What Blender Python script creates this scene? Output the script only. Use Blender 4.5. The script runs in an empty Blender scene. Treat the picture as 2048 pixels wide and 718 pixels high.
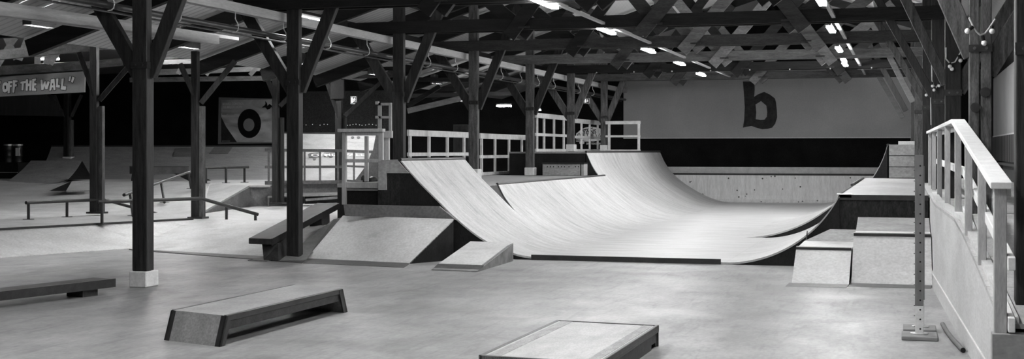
import bpy, bmesh, math, random
from mathutils import Vector, Matrix
from mathutils.geometry import tessellate_polygon
random.seed(4)
SC = bpy.context.scene
COL = SC.collection
V = Vector
# ------------------------------------------------------------------ camera model (2048 x 718)
PSI = math.radians(16.6); FP = 2650.0; CX = 1024.0; HY = 302.0; EYE = 1.62
cs, sn = math.cos(PSI), math.sin(PSI)
CAMP = V((0, 0, EYE))
def ray(x, y):
    a = (x - CX) / FP
    return V((a * cs - sn, a * sn + cs, -(y - HY) / FP))
def onD(x, y, D): return CAMP + ray(x, y) * D
def onZ(x, y, z):
    r = ray(x, y); return CAMP + r * ((z - EYE) / r.z)
def onY(x, y, Y):
    r = ray(x, y); return CAMP + r * (Y / r.y)
def onX(x, y, X):
    r = ray(x, y); return CAMP + r * (X / r.x)
def onP(x, y, p0, n):
    r = ray(x, y); return CAMP + r * ((p0 - CAMP).dot(n) / r.dot(n))

# ------------------------------------------------------------------ materials
MATS = {}
def nodes_of(name):
    m = bpy.data.materials.new(name); m.use_nodes = True
    nt = m.node_tree; nt.nodes.clear()
    out = nt.nodes.new('ShaderNodeOutputMaterial')
    b = nt.nodes.new('ShaderNodeBsdfPrincipled')
    nt.links.new(b.outputs[0], out.inputs[0])
    return m, nt, b
def g(v): return (v, v, v, 1)
def surf(name, lo, hi, scale=(1, 1, 1), ns=6.0, rough=.7, spec=.3, fine=0.0, finescale=60, bump=0.0, metal=0.0,
         spots=None, detail=6, flow=None):
    """noise-driven grey surface; scale stretches the grain; spots=(scale, threshold, value) adds marks"""
    if name in MATS: return MATS[name]
    m, nt, b = nodes_of(name); L = nt.links
    tc = nt.nodes.new('ShaderNodeTexCoord'); mp = nt.nodes.new('ShaderNodeMapping')
    mp.inputs['Scale'].default_value = scale
    L.new(tc.outputs['Object'], mp.inputs['Vector'])
    n = nt.nodes.new('ShaderNodeTexNoise'); n.inputs['Scale'].default_value = ns; n.inputs['Detail'].default_value = detail
    n.inputs['Roughness'].default_value = .62
    L.new(mp.outputs[0], n.inputs['Vector'])
    cr = nt.nodes.new('ShaderNodeValToRGB')
    cr.color_ramp.elements[0].position = .3; cr.color_ramp.elements[1].position = .7
    cr.color_ramp.elements[0].color = g(lo); cr.color_ramp.elements[1].color = g(hi)
    L.new(n.outputs['Fac'], cr.inputs[0]); col = cr.outputs[0]
    if fine:
        f = nt.nodes.new('ShaderNodeTexNoise'); f.inputs['Scale'].default_value = finescale; f.inputs['Detail'].default_value = 4
        L.new(mp.outputs[0], f.inputs['Vector'])
        mr = nt.nodes.new('ShaderNodeMapRange'); mr.inputs[1].default_value = .3; mr.inputs[2].default_value = .7
        mr.inputs[3].default_value = 1 - fine; mr.inputs[4].default_value = 1 + fine
        L.new(f.outputs['Fac'], mr.inputs[0])
        mx = nt.nodes.new('ShaderNodeMix'); mx.data_type = 'RGBA'; mx.blend_type = 'MULTIPLY'; mx.inputs[0].default_value = 1
        L.new(col, mx.inputs[6]); L.new(mr.outputs[0], mx.inputs[7]); col = mx.outputs[2]
    if flow:   # long scuff streaks: (scale vector, threshold, strength)
        mp2 = nt.nodes.new('ShaderNodeMapping'); mp2.inputs['Scale'].default_value = flow[0]
        L.new(tc.outputs['Object'], mp2.inputs['Vector'])
        f2 = nt.nodes.new('ShaderNodeTexNoise'); f2.inputs['Scale'].default_value = 1; f2.inputs['Detail'].default_value = 5
        L.new(mp2.outputs[0], f2.inputs['Vector'])
        m2 = nt.nodes.new('ShaderNodeMapRange'); m2.inputs[1].default_value = flow[1]; m2.inputs[2].default_value = flow[1] + .18
        m2.inputs[3].default_value = 1; m2.inputs[4].default_value = flow[2]
        L.new(f2.outputs['Fac'], m2.inputs[0])
        mx = nt.nodes.new('ShaderNodeMix'); mx.data_type = 'RGBA'; mx.blend_type = 'MULTIPLY'; mx.inputs[0].default_value = 1
        L.new(col, mx.inputs[6]); L.new(m2.outputs[0], mx.inputs[7]); col = mx.outputs[2]
    if spots:
        v = nt.nodes.new('ShaderNodeTexVoronoi'); v.inputs['Scale'].default_value = spots[0]
        L.new(tc.outputs['Object'], v.inputs['Vector'])
        lt = nt.nodes.new('ShaderNodeMath'); lt.operation = 'LESS_THAN'; lt.inputs[1].default_value = spots[1]
        L.new(v.outputs['Distance'], lt.inputs[0])
        mx = nt.nodes.new('ShaderNodeMix'); mx.data_type = 'RGBA'
        L.new(lt.outputs[0], mx.inputs[0]); L.new(col, mx.inputs[6]); mx.inputs[7].default_value = g(spots[2]); col = mx.outputs[2]
    L.new(col, b.inputs['Base Color'])
    b.inputs['Roughness'].default_value = rough; b.inputs['Metallic'].default_value = metal
    b.inputs['Specular IOR Level'].default_value = spec
    if bump:
        bp = nt.nodes.new('ShaderNodeBump'); bp.inputs['Strength'].default_value = bump; bp.inputs['Distance'].default_value = .01
        L.new(n.outputs['Fac'], bp.inputs['Height']); L.new(bp.outputs[0], b.inputs['Normal'])
    MATS[name] = m
    return m
def glow(name, v):
    if name in MATS: return MATS[name]
    m, nt, b = nodes_of(name)
    b.inputs['Base Color'].default_value = g(.8)
    b.inputs['Emission Color'].default_value = g(1); b.inputs['Emission Strength'].default_value = v
    MATS[name] = m; return m

LAMP = 215.0
timber = surf('dark_timber', .003, .03, (7, 7, .7), 4, .6, .35, .4, 30, .4)
timber_x = surf('dark_timber_beam', .005, .016, (.5, 3, 4), 4, .75, .25, .3, 40, .3)
timber_y = surf('dark_timber_purlin', .008, .022, (3, .4, 3), 4, .8, .2, .3, 40, .2)
brown = surf('weathered_timber', .028, .13, (5, 5, .6), 5, .75, .25, .3, 40, .3)
brown_x = surf('weathered_timber_beam', .03, .1, (.5, 3, 3), 4, .75, .25, .3, 40, .3)
greyed = surf('grey_timber', .14, .26, (.5, 3, 3), 4, .75, .25, .2, 40, .2)
batten = surf('pale_batten', .32, .46, (3, 3, .5), 5, .65, .3, .1, 40)
batten_y = surf('pale_purlin', .36, .5, (3, .3, 3), 4, .7, .3, .12, 30)
lit_rail_wood = surf('lamplit_rail_wood', .7, .85, (2.5, 2.5, 2.5), 3, .6, .35, .06, 30)  # handrail whiter than its balusters: light of the near lamp put into colour
rail_wood = surf('new_pale_wood', .5, .68, (2.5, 2.5, 2.5), 3, .6, .35, .08, 30)
ply = surf('ramp_plywood', .34, .5, (.6, 3, 1), 1.6, .5, .35, .2, 30, flow=((2.2, 16, 2.2), .54, .68))
ply_fl = surf('ramp_flat_plywood', .36, .5, (.6, 3, 1), 1.6, .5, .35, .1, 45, flow=((.5, 7, .7), .54, .8))
ply_b = surf('bank_plywood', .42, .6, (1, 1, 1), 1.5, .55, .35, .12, 30, flow=((2, 5, 3), .56, .8))
ply_end = surf('knotty_plywood', .5, .66, (4, 1, .4), 3, .6, .3, .12, 20, spots=(4.6, .12, .06))
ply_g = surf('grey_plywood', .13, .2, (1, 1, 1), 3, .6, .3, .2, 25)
ply_m = surf('mid_plywood', .24, .34, (.7, 2, 1), 3, .6, .3, .2, 25)
ply_wall = surf('birch_plywood_wall', .48, .6, (1, .6, 2), 2, .6, .3, .1, 25)
plank = surf('deck_planks', .36, .5, (2, .5, 2), 3, .6, .3, .12, 30)
stain = surf('stained_ledge_wood', .012, .05, (2, 2, 2), 4, .5, .4, .35, 30)
black = surf('black_paint', .006, .014, (2, 2, 1), 3, .6, .25, .4, 30)
blacks = surf('scuffed_black_paint', .006, .03, (3, 3, 1), 6, .6, .25, .5, 30)
steel = surf('dark_steel', .01, .028, (1, 1, 1), 8, .4, .5, .2, 50)
steel_g = surf('sheet_steel', .05, .11, (1, 1, 1), 5, .45, .5, .25, 40, metal=.3)
foot_steel = surf('foot_strip_steel', .05, .085, (1, 1, 1), 4, .5, .4, .25, 30)
bright_steel = surf('bright_steel', .5, .6, (1, 1, 1), 5, .35, .5, .1, 40, metal=.5)
white = surf('white_paint', .55, .68, (1, 1, 1), 5, .5, .4, .08, 40)
panel = surf('pale_wall_board', .37, .44, (.6, .6, .6), 1.5, .85, .1, .05, 40)
blackwall = surf('black_wall', .006, .013, (1, 1, 1), 1.5, .9, .1, .3, 30)
darkwall = surf('dark_wall', .02, .034, (1, 1, 1), 1.2, .9, .1, .3, 30)
signgrey = surf('sign_grey', .26, .31, (1, 1, 1), 2, .7, .2, .05, 30)
cloth = surf('banner_grey', .15, .2, (3, 1, .3), 2, .8, .1, .05, 30)
letter = surf('letter_white', .82, .9, (1, 1, 1), 2, .7, .2)
lettermid = surf('letter_grey', .3, .36, (1, 1, 1), 2, .7, .2)
bmark = surf('mural_dark', .03, .05, (1, 1, 1), 3, .8, .1, .3, 8, spots=(7, .035, .25))
lampglow = glow('lamp_tube', LAMP); fillglow = glow('fill_lamp_tube', LAMP * 2.0); hallglow = glow('lamp_tube_hall', LAMP * 1.1); dimglow = glow('lamp_tube_dim', LAMP * .6)
skyglow = glow('skylight_pane', 9)
signglow = glow('exit_pictogram', .5)
bulbglow = glow('bulb_glass', .25)

def floor_mat():
    m, nt, b = nodes_of('sealed_concrete'); L = nt.links
    tc = nt.nodes.new('ShaderNodeTexCoord')
    def noise(scale, mapping, det=5):
        mp = nt.nodes.new('ShaderNodeMapping'); mp.inputs['Scale'].default_value = mapping
        L.new(tc.outputs['Object'], mp.inputs[0])
        n = nt.nodes.new('ShaderNodeTexNoise'); n.inputs['Scale'].default_value = scale; n.inputs['Detail'].default_value = det
        n.inputs['Distortion'].default_value = .6
        L.new(mp.outputs[0], n.inputs['Vector']); return n.outputs['Fac']
    def rng(s, a, c, lo, hi):
        r = nt.nodes.new('ShaderNodeMapRange'); r.inputs[1].default_value = a; r.inputs[2].default_value = c
        r.inputs[3].default_value = lo; r.inputs[4].default_value = hi; L.new(s, r.inputs[0]); return r.outputs[0]
    def mul(p, q):
        n = nt.nodes.new('ShaderNodeMath'); n.operation = 'MULTIPLY'; L.new(p, n.inputs[0]); L.new(q, n.inputs[1]); return n.outputs[0]
    v = mul(rng(noise(.55, (1, .7, 1)), .3, .7, .19, .31), rng(noise(3.5, (1, .6, 1)), .3, .7, .84, 1.12))
    v = mul(v, rng(noise(26, (1, .5, 1)), .3, .7, .86, 1.13))
    v = mul(v, rng(noise(2.2, (4, .5, 1), 8), .56, .66, 1, .84))
    v = mul(v, rng(noise(1.1, (9, 1.3, 1), 9), .6, .64, 1, .88))
    # pale joint in the slab running down the hall
    sp = nt.nodes.new('ShaderNodeSeparateXYZ'); L.new(tc.outputs['Object'], sp.inputs[0])
    jx = (onZ(816, 713, 0).x + onZ(1168, 569, 0).x) / 2
    sb = nt.nodes.new('ShaderNodeMath'); sb.operation = 'SUBTRACT'; sb.inputs[1].default_value = jx; L.new(sp.outputs[0], sb.inputs[0])
    ab = nt.nodes.new('ShaderNodeMath'); ab.operation = 'ABSOLUTE'; L.new(sb.outputs[0], ab.inputs[0])
    line = rng(ab.outputs[0], .006, .012, 1, 0)
    line = mul(line, rng(noise(1.3, (1, 1, 1)), .42, .55, .1, 1))
    ad = nt.nodes.new('ShaderNodeMath'); ad.operation = 'MULTIPLY_ADD'; ad.inputs[1].default_value = .16; L.new(line, ad.inputs[0]); L.new(v, ad.inputs[2])
    cb = nt.nodes.new('ShaderNodeCombineColor')
    for i in range(3): L.new(ad.outputs[0], cb.inputs[i])
    L.new(cb.outputs[0], b.inputs['Base Color'])
    L.new(rng(noise(1.2, (1, 1, 1)), .3, .7, .36, .55), b.inputs['Roughness'])
    b.inputs['Specular IOR Level'].default_value = .35
    return m
def roof_mat():
    m, nt, b = nodes_of('corrugated_roof_sheet'); L = nt.links
    tc = nt.nodes.new('ShaderNodeTexCoord')
    w = nt.nodes.new('ShaderNodeTexWave'); w.bands_direction = 'Y'; w.inputs['Scale'].default_value = 1.7; w.inputs['Distortion'].default_value = 0
    L.new(tc.outputs['Object'], w.inputs['Vector'])
    cr = nt.nodes.new('ShaderNodeValToRGB'); cr.color_ramp.elements[0].color = g(.25); cr.color_ramp.elements[0].position = .02
    cr.color_ramp.elements[1].color = g(.42); cr.color_ramp.elements[1].position = .25
    L.new(w.outputs['Fac'], cr.inputs[0]); L.new(cr.outputs[0], b.inputs['Base Color'])
    b.inputs['Roughness'].default_value = .6
    return m
def stripes_mat(n0, n1, scale):
    m, nt, b = nodes_of('batten_stripes'); L = nt.links
    tc = nt.nodes.new('ShaderNodeTexCoord')
    w = nt.nodes.new('ShaderNodeTexWave'); w.bands_direction = 'Y'; w.inputs['Scale'].default_value = scale
    L.new(tc.outputs['Object'], w.inputs['Vector'])
    cr = nt.nodes.new('ShaderNodeValToRGB'); cr.color_ramp.interpolation = 'CONSTANT'
    cr.color_ramp.elements[0].color = g(n0); cr.color_ramp.elements[1].color = g(n1); cr.color_ramp.elements[1].position = .5
    L.new(w.outputs['Fac'], cr.inputs[0]); L.new(cr.outputs[0], b.inputs['Base Color']); b.inputs['Roughness'].default_value = .8
    return m
def poster_mat(c, rx, rz):
    """cloudy grey artwork around a centre (printed picture)"""
    m, nt, b = nodes_of('poster_print'); L = nt.links
    tc = nt.nodes.new('ShaderNodeTexCoord')
    mp = nt.nodes.new('ShaderNodeMapping'); L.new(tc.outputs['Object'], mp.inputs[0]); mp.inputs['Location'].default_value = (-c.x, -c.y, -c.z)
    n = nt.nodes.new('ShaderNodeTexNoise'); n.inputs['Scale'].default_value = 1.0; n.inputs['Detail'].default_value = 6; n.inputs['Distortion'].default_value = 1.6
    rt = nt.nodes.new('ShaderNodeMapping'); rt.inputs['Rotation'].default_value = (0, math.radians(48), 0); rt.inputs['Scale'].default_value = (.5, 1, 1.6)
    L.new(mp.outputs[0], rt.inputs[0]); L.new(rt.outputs[0], n.inputs['Vector'])
    cr = nt.nodes.new('ShaderNodeValToRGB'); cr.color_ramp.elements[0].color = g(.3); cr.color_ramp.elements[0].position = .32; cr.color_ramp.elements[1].color = g(.85); cr.color_ramp.elements[1].position = .62
    L.new(n.outputs['Fac'], cr.inputs[0]); L.new(cr.outputs[0], b.inputs['Base Color']); b.inputs['Roughness'].default_value = .5
    return m

# ------------------------------------------------------------------ object helpers
def thing(name, label, cat, loc=(0, 0, 0), group=None):
    o = bpy.data.objects.new(name, None); COL.objects.link(o)
    o.empty_display_size = .2; o.location = V(loc)
    o['label'] = label; o['category'] = cat
    if group: o['group'] = group
    return o
def tag(o, label, cat, group=None):
    o['label'] = label; o['category'] = cat
    if group: o['group'] = group
    return o
def origin(o):
    l = V(o.location)
    while o.parent: o = o.parent; l += o.location
    return l
class MB:
    def __init__(s): s.v = []; s.f = []
    def add(s, vs, fs):
        k = len(s.v); s.v += [V(p) for p in vs]; s.f += [tuple(i + k for i in f) for f in fs]; return s
    def hexa(s, a, b):   # two quads (same winding) joined
        return s.add(list(a) + list(b), [(3, 2, 1, 0), (4, 5, 6, 7), (0, 1, 5, 4), (1, 2, 6, 5), (2, 3, 7, 6), (3, 0, 4, 7)])
    def box(s, lo, hi):
        x0, y0, z0 = lo; x1, y1, z1 = hi
        return s.hexa([(x0, y0, z0), (x1, y0, z0), (x1, y1, z0), (x0, y1, z0)], [(x0, y0, z1), (x1, y0, z1), (x1, y1, z1), (x0, y1, z1)])
    def beam(s, p, q, w, h, up=(0, 0, 1)):   # w across, h along 'up'
        p, q = V(p), V(q); d = (q - p).normalized(); up = V(up)
        r = d.cross(up)
        if r.length < 1e-4: r = d.cross(V((0, 1, 0)))
        r.normalize(); u = r.cross(d).normalized()
        a = [p + r * (w / 2 * i) + u * (h / 2 * j) for i, j in ((-1, -1), (1, -1), (1, 1), (-1, 1))]
        b = [x + (q - p) for x in a]
        return s.hexa(a, b)
    def prism(s, poly, off):
        poly = [V(p) for p in poly]; n = len(poly); off = V(off)
        t = tessellate_polygon([poly])
        fs = [tuple(x) for x in t] + [tuple(i + n for i in reversed(x)) for x in t]
        fs += [(i, (i + 1) % n, (i + 1) % n + n, i + n) for i in range(n)]
        return s.add(poly + [p + off for p in poly], fs)
    def loops(s, lps, off):      # polygon with holes, given thickness
        lps = [[V(p) for p in l] for l in lps]; flat = [p for l in lps for p in l]; n = len(flat); off = V(off)
        t = tessellate_polygon(lps)
        fs = [tuple(x) for x in t] + [tuple(i + n for i in reversed(x)) for x in t]
        k = 0
        for l in lps:
            m = len(l); fs += [(k + i, k + (i + 1) % m, k + (i + 1) % m + n, k + i + n) for i in range(m)]; k += m
        return s.add(flat + [p + off for p in flat], fs)
    def sheet(s, A, B, off):     # skin between polylines A and B with thickness vector off
        A = [V(p) for p in A]; B = [V(p) for p in B]; off = V(off); n = len(A)
        vs = A + B + [p + off for p in A] + [p + off for p in B]; fs = []
        for i in range(n - 1):
            fs += [(i, i + 1, n + i + 1, n + i), (2 * n + i, 3 * n + i, 3 * n + i + 1, 2 * n + i + 1),
                   (i, 2 * n + i, 2 * n + i + 1, i + 1), (n + i, n + i + 1, 3 * n + i + 1, 3 * n + i)]
        fs += [(0, n, 3 * n, 2 * n), (n - 1, 3 * n - 1, 4 * n - 1, 2 * n - 1)]
        return s.add(vs, fs)
    def tube(s, pts, r, n=10):
        pts = [V(p) for p in pts]; rings = []
        for i, p in enumerate(pts):
            d = (pts[min(i + 1, len(pts) - 1)] - pts[max(i - 1, 0)]).normalized()
            a = d.cross(V((0, 0, 1)))
            if a.length < .05: a = d.cross(V((0, 1, 0)))
            a.normalize(); b = a.cross(d)
            rings.append([p + a * (r * math.cos(2 * math.pi * k / n)) + b * (r * math.sin(2 * math.pi * k / n)) for k in range(n)])
        vs = [q for rg in rings for q in rg]; fs = []
        for i in range(len(pts) - 1):
            for k in range(n): fs.append((i * n + k, i * n + (k + 1) % n, (i + 1) * n + (k + 1) % n, (i + 1) * n + k))
        fs += [tuple(range(n - 1, -1, -1)), tuple(range((len(pts) - 1) * n, len(pts) * n))]
        return s.add(vs, fs)
    def lathe(s, c, prof, n=20):
        c = V(c); vs = []; fs = []
        for r, z in prof:
            vs += [c + V((r * math.cos(2 * math.pi * k / n), r * math.sin(2 * math.pi * k / n), z)) for k in range(n)]
        for i in range(len(prof) - 1):
            for k in range(n): fs.append((i * n + k, i * n + (k + 1) % n, (i + 1) * n + (k + 1) % n, (i + 1) * n + k))
        fs += [tuple(range(n - 1, -1, -1)), tuple(range((len(prof) - 1) * n, len(prof) * n))]
        return s.add(vs, fs)
    def ball(s, c, r, n=10):
        prof = [(max(.002, r * math.sin(math.pi * i / n)), -r * math.cos(math.pi * i / n)) for i in range(n + 1)]
        return s.lathe(c, prof, 12)
    def build(s, name, mat, parent=None, smooth=False, bev=0.0):
        me = bpy.data.meshes.new(name)
        o = bpy.data.objects.new(name, me); COL.objects.link(o)
        if parent is not None:
            o.parent = parent; og = origin(parent)
        else:
            lo = V((min(p.x for p in s.v), min(p.y for p in s.v), min(p.z for p in s.v)))
            hi = V((max(p.x for p in s.v), max(p.y for p in s.v), max(p.z for p in s.v)))
            og = V(((lo.x + hi.x) / 2, (lo.y + hi.y) / 2, lo.z)); o.location = og
        me.from_pydata([p - og for p in s.v], [], s.f)
        bm = bmesh.new(); bm.from_mesh(me); bmesh.ops.recalc_face_normals(bm, faces=bm.faces[:]); bm.to_mesh(me); bm.free()
        me.materials.append(mat)
        if smooth:
            for p in me.polygons: p.use_smooth = True
            try: me.set_sharp_from_angle(angle=math.radians(40))
            except Exception: pass
        if bev:
            md = o.modifiers.new('edge', 'BEVEL'); md.width = bev; md.segments = 1; md.limit_method = 'ANGLE'
        return o
def struct(o): o['kind'] = 'structure'; return o
def text_mesh(s, body, org, right, up, size, depth=.004, align='LEFT', bold=0.0, spacing=1.0, xs=1.0):
    """adds writing to a mesh builder: org = baseline start, right/up = directions, size in metres"""
    cu = bpy.data.curves.new('t', 'FONT'); cu.body = body; cu.size = 1; cu.align_x = align; cu.offset = bold; cu.space_character = spacing
    cu.resolution_u = 3
    ob = bpy.data.objects.new('t', cu); COL.objects.link(ob)
    me = bpy.data.meshes.new_from_object(ob.evaluated_get(bpy.context.evaluated_depsgraph_get()))
    right = V(right).normalized(); up = V(up).normalized(); nrm = right.cross(up)
    vs = [V(org) + right * (v.co.x * size * xs) + up * (v.co.y * size) + nrm * depth for v in me.vertices]
    s.add(vs, [tuple(p.vertices) for p in me.polygons])
    bpy.data.objects.remove(ob); bpy.data.curves.remove(cu); bpy.data.meshes.remove(me)
    return s
def offset_loop(l, d):
    n = len(l); A = sum(l[i][0] * l[(i + 1) % n][1] - l[(i + 1) % n][0] * l[i][1] for i in range(n)); sg = 1 if A > 0 else -1
    out = []
    for i in range(n):
        p0, p1, p2 = V(l[i - 1]), V(l[i]), V(l[(i + 1) % n])
        a = (p1 - p0).normalized(); b = (p2 - p1).normalized()
        na = V((a.y, -a.x)) * sg; nb = V((b.y, -b.x)) * sg; m = na + nb
        if m.length < .2: m = na
        m = m / max(.5, m.dot(na)); out.append(tuple(p1 + m * d))
    return out
def arc_profile(x0, h, run, n=16, tail=0.0):
    """transition from lip (x0,h) down to z=0 over 'run' (signed): circular"""
    R = (run * run + h * h) / (2 * h); sg = 1 if run > 0 else -1; r = abs(run)
    cxx = x0 + run; th0 = math.asin(min(1, r / R)) if h <= R else math.pi - math.asin(r / R)
    return [(cxx - sg * R * math.sin(th0 * (1 - i / n)), R - R * math.cos(th0 * (1 - i / n))) for i in range(n + 1)]

# ================================================================== SETTING
def roof_z(X):
    if X > -13.3: return 6.34 - .32 * abs(X + 4.1)
    return 3.396 + .32 * (-13.3 - X) if X > -18 else 4.9 - .035 * (-18 - X)
YB = 43.4
fl = MB().box((-36.5, -5, -.3), (3, 46, 0)).build('floor', floor_mat()); struct(fl)
rm = roof_mat(); rb = MB()
xs = [2.9, -4.1, -13.3, -18, -36.2]
A = [(x, -5, roof_z(x)) for x in xs]; B = [(x, 46, roof_z(x)) for x in xs]
rb.sheet(A, B, (0, 0, .12)); struct(rb.build('ceiling', rm))
struct(MB().box((2.5, -5, 0), (2.8, 46, 4.3)).build('wall_right', darkwall))
struct(MB().box((-36.2, -5, 0), (-36, 46, 4.2)).build('wall_left', darkwall))
struct(MB().prism([(-36.2, YB, 0), (2.8, YB, 0), (2.8, YB, 4.2), (-4.1, YB, 6.4), (-13.3, YB, 3.5), (-18, YB, 5), (-36.2, YB, 4.4)], (0, .2, 0)).build('wall_back', blackwall))
struct(MB().prism([(-36.2, -4.8, 0), (2.8, -4.8, 0), (2.8, -4.8, 4.2), (-4.1, -4.8, 6.4), (-13.3, -4.8, 3.5), (-18, -4.8, 5), (-36.2, -4.8, 4.4)], (0, -.2, 0)).build('wall_front', darkwall))

# pale wall board with the letter b on the end wall
yb = YB - .06
wp = thing('wall_panel', 'wide pale wall board with a big dark painted letter b on the end wall', 'wall panel', (-4.3, yb, 2.06))
p0 = onY(1247, 274, yb); p1 = onY(1836, 278, yb)
MB().box((p0.x, yb, 2.06), (p1.x, YB, 4.35)).build('board', panel, wp)
MB().box((p0.x, yb - .02, 2.03), (p1.x, YB, 2.06)).build('bottom_trim', white, wp)
bp = lambda l: [onY(1480 + x / 6.527, 160 + y / 6.527, yb) for x, y in l]
MB().loops([bp([(38, 20), (190, 20), (192, 130), (184, 220), (230, 190), (315, 155), (390, 190), (455, 240), (470, 290), (482, 400), (485, 490),
               (460, 570), (420, 622), (360, 638), (290, 643), (220, 625), (150, 600), (90, 610), (38, 622), (55, 520), (62, 350), (52, 180)]),
           bp([(203, 320), (275, 275), (345, 335), (355, 420), (350, 480), (320, 518), (270, 522), (205, 512), (212, 420)])], (0, -.012, 0)).build('painted_letter', bmark, wp)

# right wall: pale board, striped cladding, counter
rp = thing('wall_panel', 'tall pale wall board on the right wall beyond the railing', 'wall panel', (2.45, 36, 2.05))
MB().box((2.44, 31.4, 2.05), (2.5, 41.5, 3.75)).build('board', panel, rp)
MB().box((2.42, 31.4, 2.02), (2.5, 41.5, 2.06)).build('bottom_trim', white, rp)
st = MB().box((2.4, 30.5, 1.35), (2.5, 42, 2.02)).build('striped_cladding', stripes_mat(.012, .12, .55)); tag(st, 'striped black and grey upright boarding low on the right wall', 'wall cladding')

# end wall of the left hall: dark boards
lw = MB().box((-21, YB - .1, 2.2), (-17.1, YB - .07, 3.75)).build('wall_panel', surf('grey_boarding', .045, .07, (1, 1, 1), 1.2, .9, .1, .3, 30)); tag(lw, 'dark grey boarding on the far wall behind the exit sign', 'wall panel')

# ================================================================== TIMBER POSTS, LEFT ROW
ROWX = -8.75
ordn = ['first', 'second', 'third', 'fourth', 'fifth', 'sixth', 'seventh']
PY = [14.04, 17.95, 22.3, 26.6, 30.9, 35.0, 39.2]
px1 = [288, 591, 800, 949, 1061, 1142.5, 1209]
pz = [0.19, 0.0, 1.03, 1.24, 1.22, 1.8, 1.8]
pzb = [0.0, 0.0, 1.03, 1.04, 1.03, 1.61, 1.61]
where = ['on a white block', 'beside the sloping bench', 'at the near ramp', 'on the middle deck', 'near the plywood box', 'behind the far railing', 'beside the pale wall board']
TIEZ = 3.83
def post(i, X, Y, z0, label, cat='post', group=None, mat=timber, zb=None, top=None, plinth=None, w=.195, braces=(1, 1), bx=(.62, .75), zt=3.75, matb=None, strap=True, bz=2.52):
    t = thing('timber_post', label, cat, (X, Y, zb if zb is not None else z0), group)
    top = top or roof_z(X) - .03
    MB().box((X - w / 2, Y - .1, z0), (X + w / 2, Y + .015, top)).build('front_timber', mat, t, bev=.008)
    MB().box((X - w / 2 + .01, Y + .03, z0), (X + w / 2 - .02, Y + .09, 2.62)).build('rear_timber', mat, t, bev=.006)
    if plinth:
        MB().box((X - .115, Y - .14, zb), (X + .115, Y + .14, z0)).build('plinth', plinth, t, bev=.01)
    if strap:
        s = MB().box((X - w / 2 - .008, Y - .112, 2.6), (X + w / 2 + .008, Y + .1, 2.68)).build('strap', steel, t)
        for dx in (-.05, .05): MB().tube([(X + dx, Y - .13, 2.64), (X + dx, Y - .11, 2.64)], .015, 8).build('bolt', steel, s)
    mb = matb or mat
    if braces[0]:
        MB().beam((X - .06, Y + .02, bz), (X - bx[1] - .1, Y + .02, zt), .18, .1, (0, 1, 0)).build('brace', mb, t, bev=.006)
    if braces[1]:
        a = V((X + .06, Y + .02, bz)); b = V((X + bx[0], Y + .02, TIEZ)); e = b + (b - a) * .75
        MB().beam(a, e, .18, .1, (0, 1, 0)).build('brace', mb, t, bev=.006)
    return t
for i in range(7):
    D = FP * -ROWX / ((1814 - px1[i]) * cs); Yp = (D + ROWX * sn) / cs
    Yp = onX(px1[i], 302, ROWX).y; PY[i] = Yp
    post(i, ROWX, Yp, pz[i], f'{ordn[i]} post of the front row from the left, {where[i]}', group='front row of roof posts', zb=pzb[i],
         plinth=None if i in (1, 2) else white, mat=timber if i < 3 else brown, matb=None if i < 2 else timber if i < 5 else brown, w=.2)

# right row of posts
RX = [.78, .70, .566, .485, .386, .256, .2, .2]
RY = [PY[0] - 4.6, PY[0], PY[1], PY[2], PY[3], PY[4], PY[5], PY[6]]
RXp = [2062, 1960, 1906, 1876, 1855.5, 1838.5]
rlab = ['dark timber post at the right edge of the picture', 'broad two-timber post with two metal plates behind the pale handrail', 'dark timber post left of the broad post, with a festoon bulb cluster',
        'dark timber post behind the top end of the pale handrail', 'narrow brown timber post left of the dark right-hand posts', 'pale weathered timber post above the jump-height stand']
RPOS = []
for i in range(6):
    Y = RY[i]; X = onY(RXp[i], 302, Y).x; RPOS.append((X, Y))
    zb = .33 if i == 0 else 1.0
    mt = [timber, brown, timber, timber, timber, brown][i]
    t = thing('timber_post', rlab[i], 'post', (X, Y, zb), 'right row of roof posts')
    top = roof_z(X) - .03
    if i == 1:
        MB().box((X - .105, Y - .08, zb), (X - .008, Y + .08, top)).build('left_timber', mt, t, bev=.008)
        MB().box((X + .008, Y - .08, zb), (X + .105, Y + .08, top)).build('right_timber', mt, t, bev=.008)
        for z in (2.6,):
            s = MB().box((X - .11, Y - .095, z), (X + .11, Y - .075, z + .07)).build('strap', steel, t)
            for dx in (-.055, .055): MB().tube([(X + dx, Y - .11, z + .035), (X + dx, Y - .09, z + .035)], .016, 8).build('bolt', steel_g, s)
        for dx, z in ((-.05, 2.05), (.045, 2.2)):
            MB().tube([(X + dx, Y - .11, z), (X + dx, Y - .075, z)], .05, 8).build('washer_plate', steel, t)
    else:
        MB().box((X - .1, Y - .08, zb), (X + .1, Y + .08, top)).build('main_timber', mt, t, bev=.008)
        s = MB().box((X - .105, Y - .092, 2.25 + .04 * i), (X + .105, Y - .075, 2.33 + .04 * i)).build('strap', steel, t)
        for dx in (-.05, .05): MB().tube([(X + dx, Y - .11, 2.29 + .04 * i), (X + dx, Y - .09, 2.29 + .04 * i)], .014, 8).build('bolt', steel_g, s)
    mb = [timber, brown, brown, timber, brown, greyed][i]
    if i > 0:
        a_, b_ = (((1946, 112), (1886, -25)), ((1892, 168), (1802, -20)), ((1866, 192), (1752, -8)), ((1848, 200), (1742, 22)), ((1826, 204), (1740, 38)))[i - 1]
        MB().beam(onY(*a_, Y - .02), onY(*b_, Y - .02), .19 if i == 1 else .125, .08, (0, 1, 0)).build('brace', mb, t, bev=.006)
    if i in (1, 2): MB().beam((X + .06, Y + .02, 2.4), (X + .85, Y + .02, 3.7), .2, .1, (0, 1, 0)).build('brace', mb, t, bev=.006)
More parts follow.
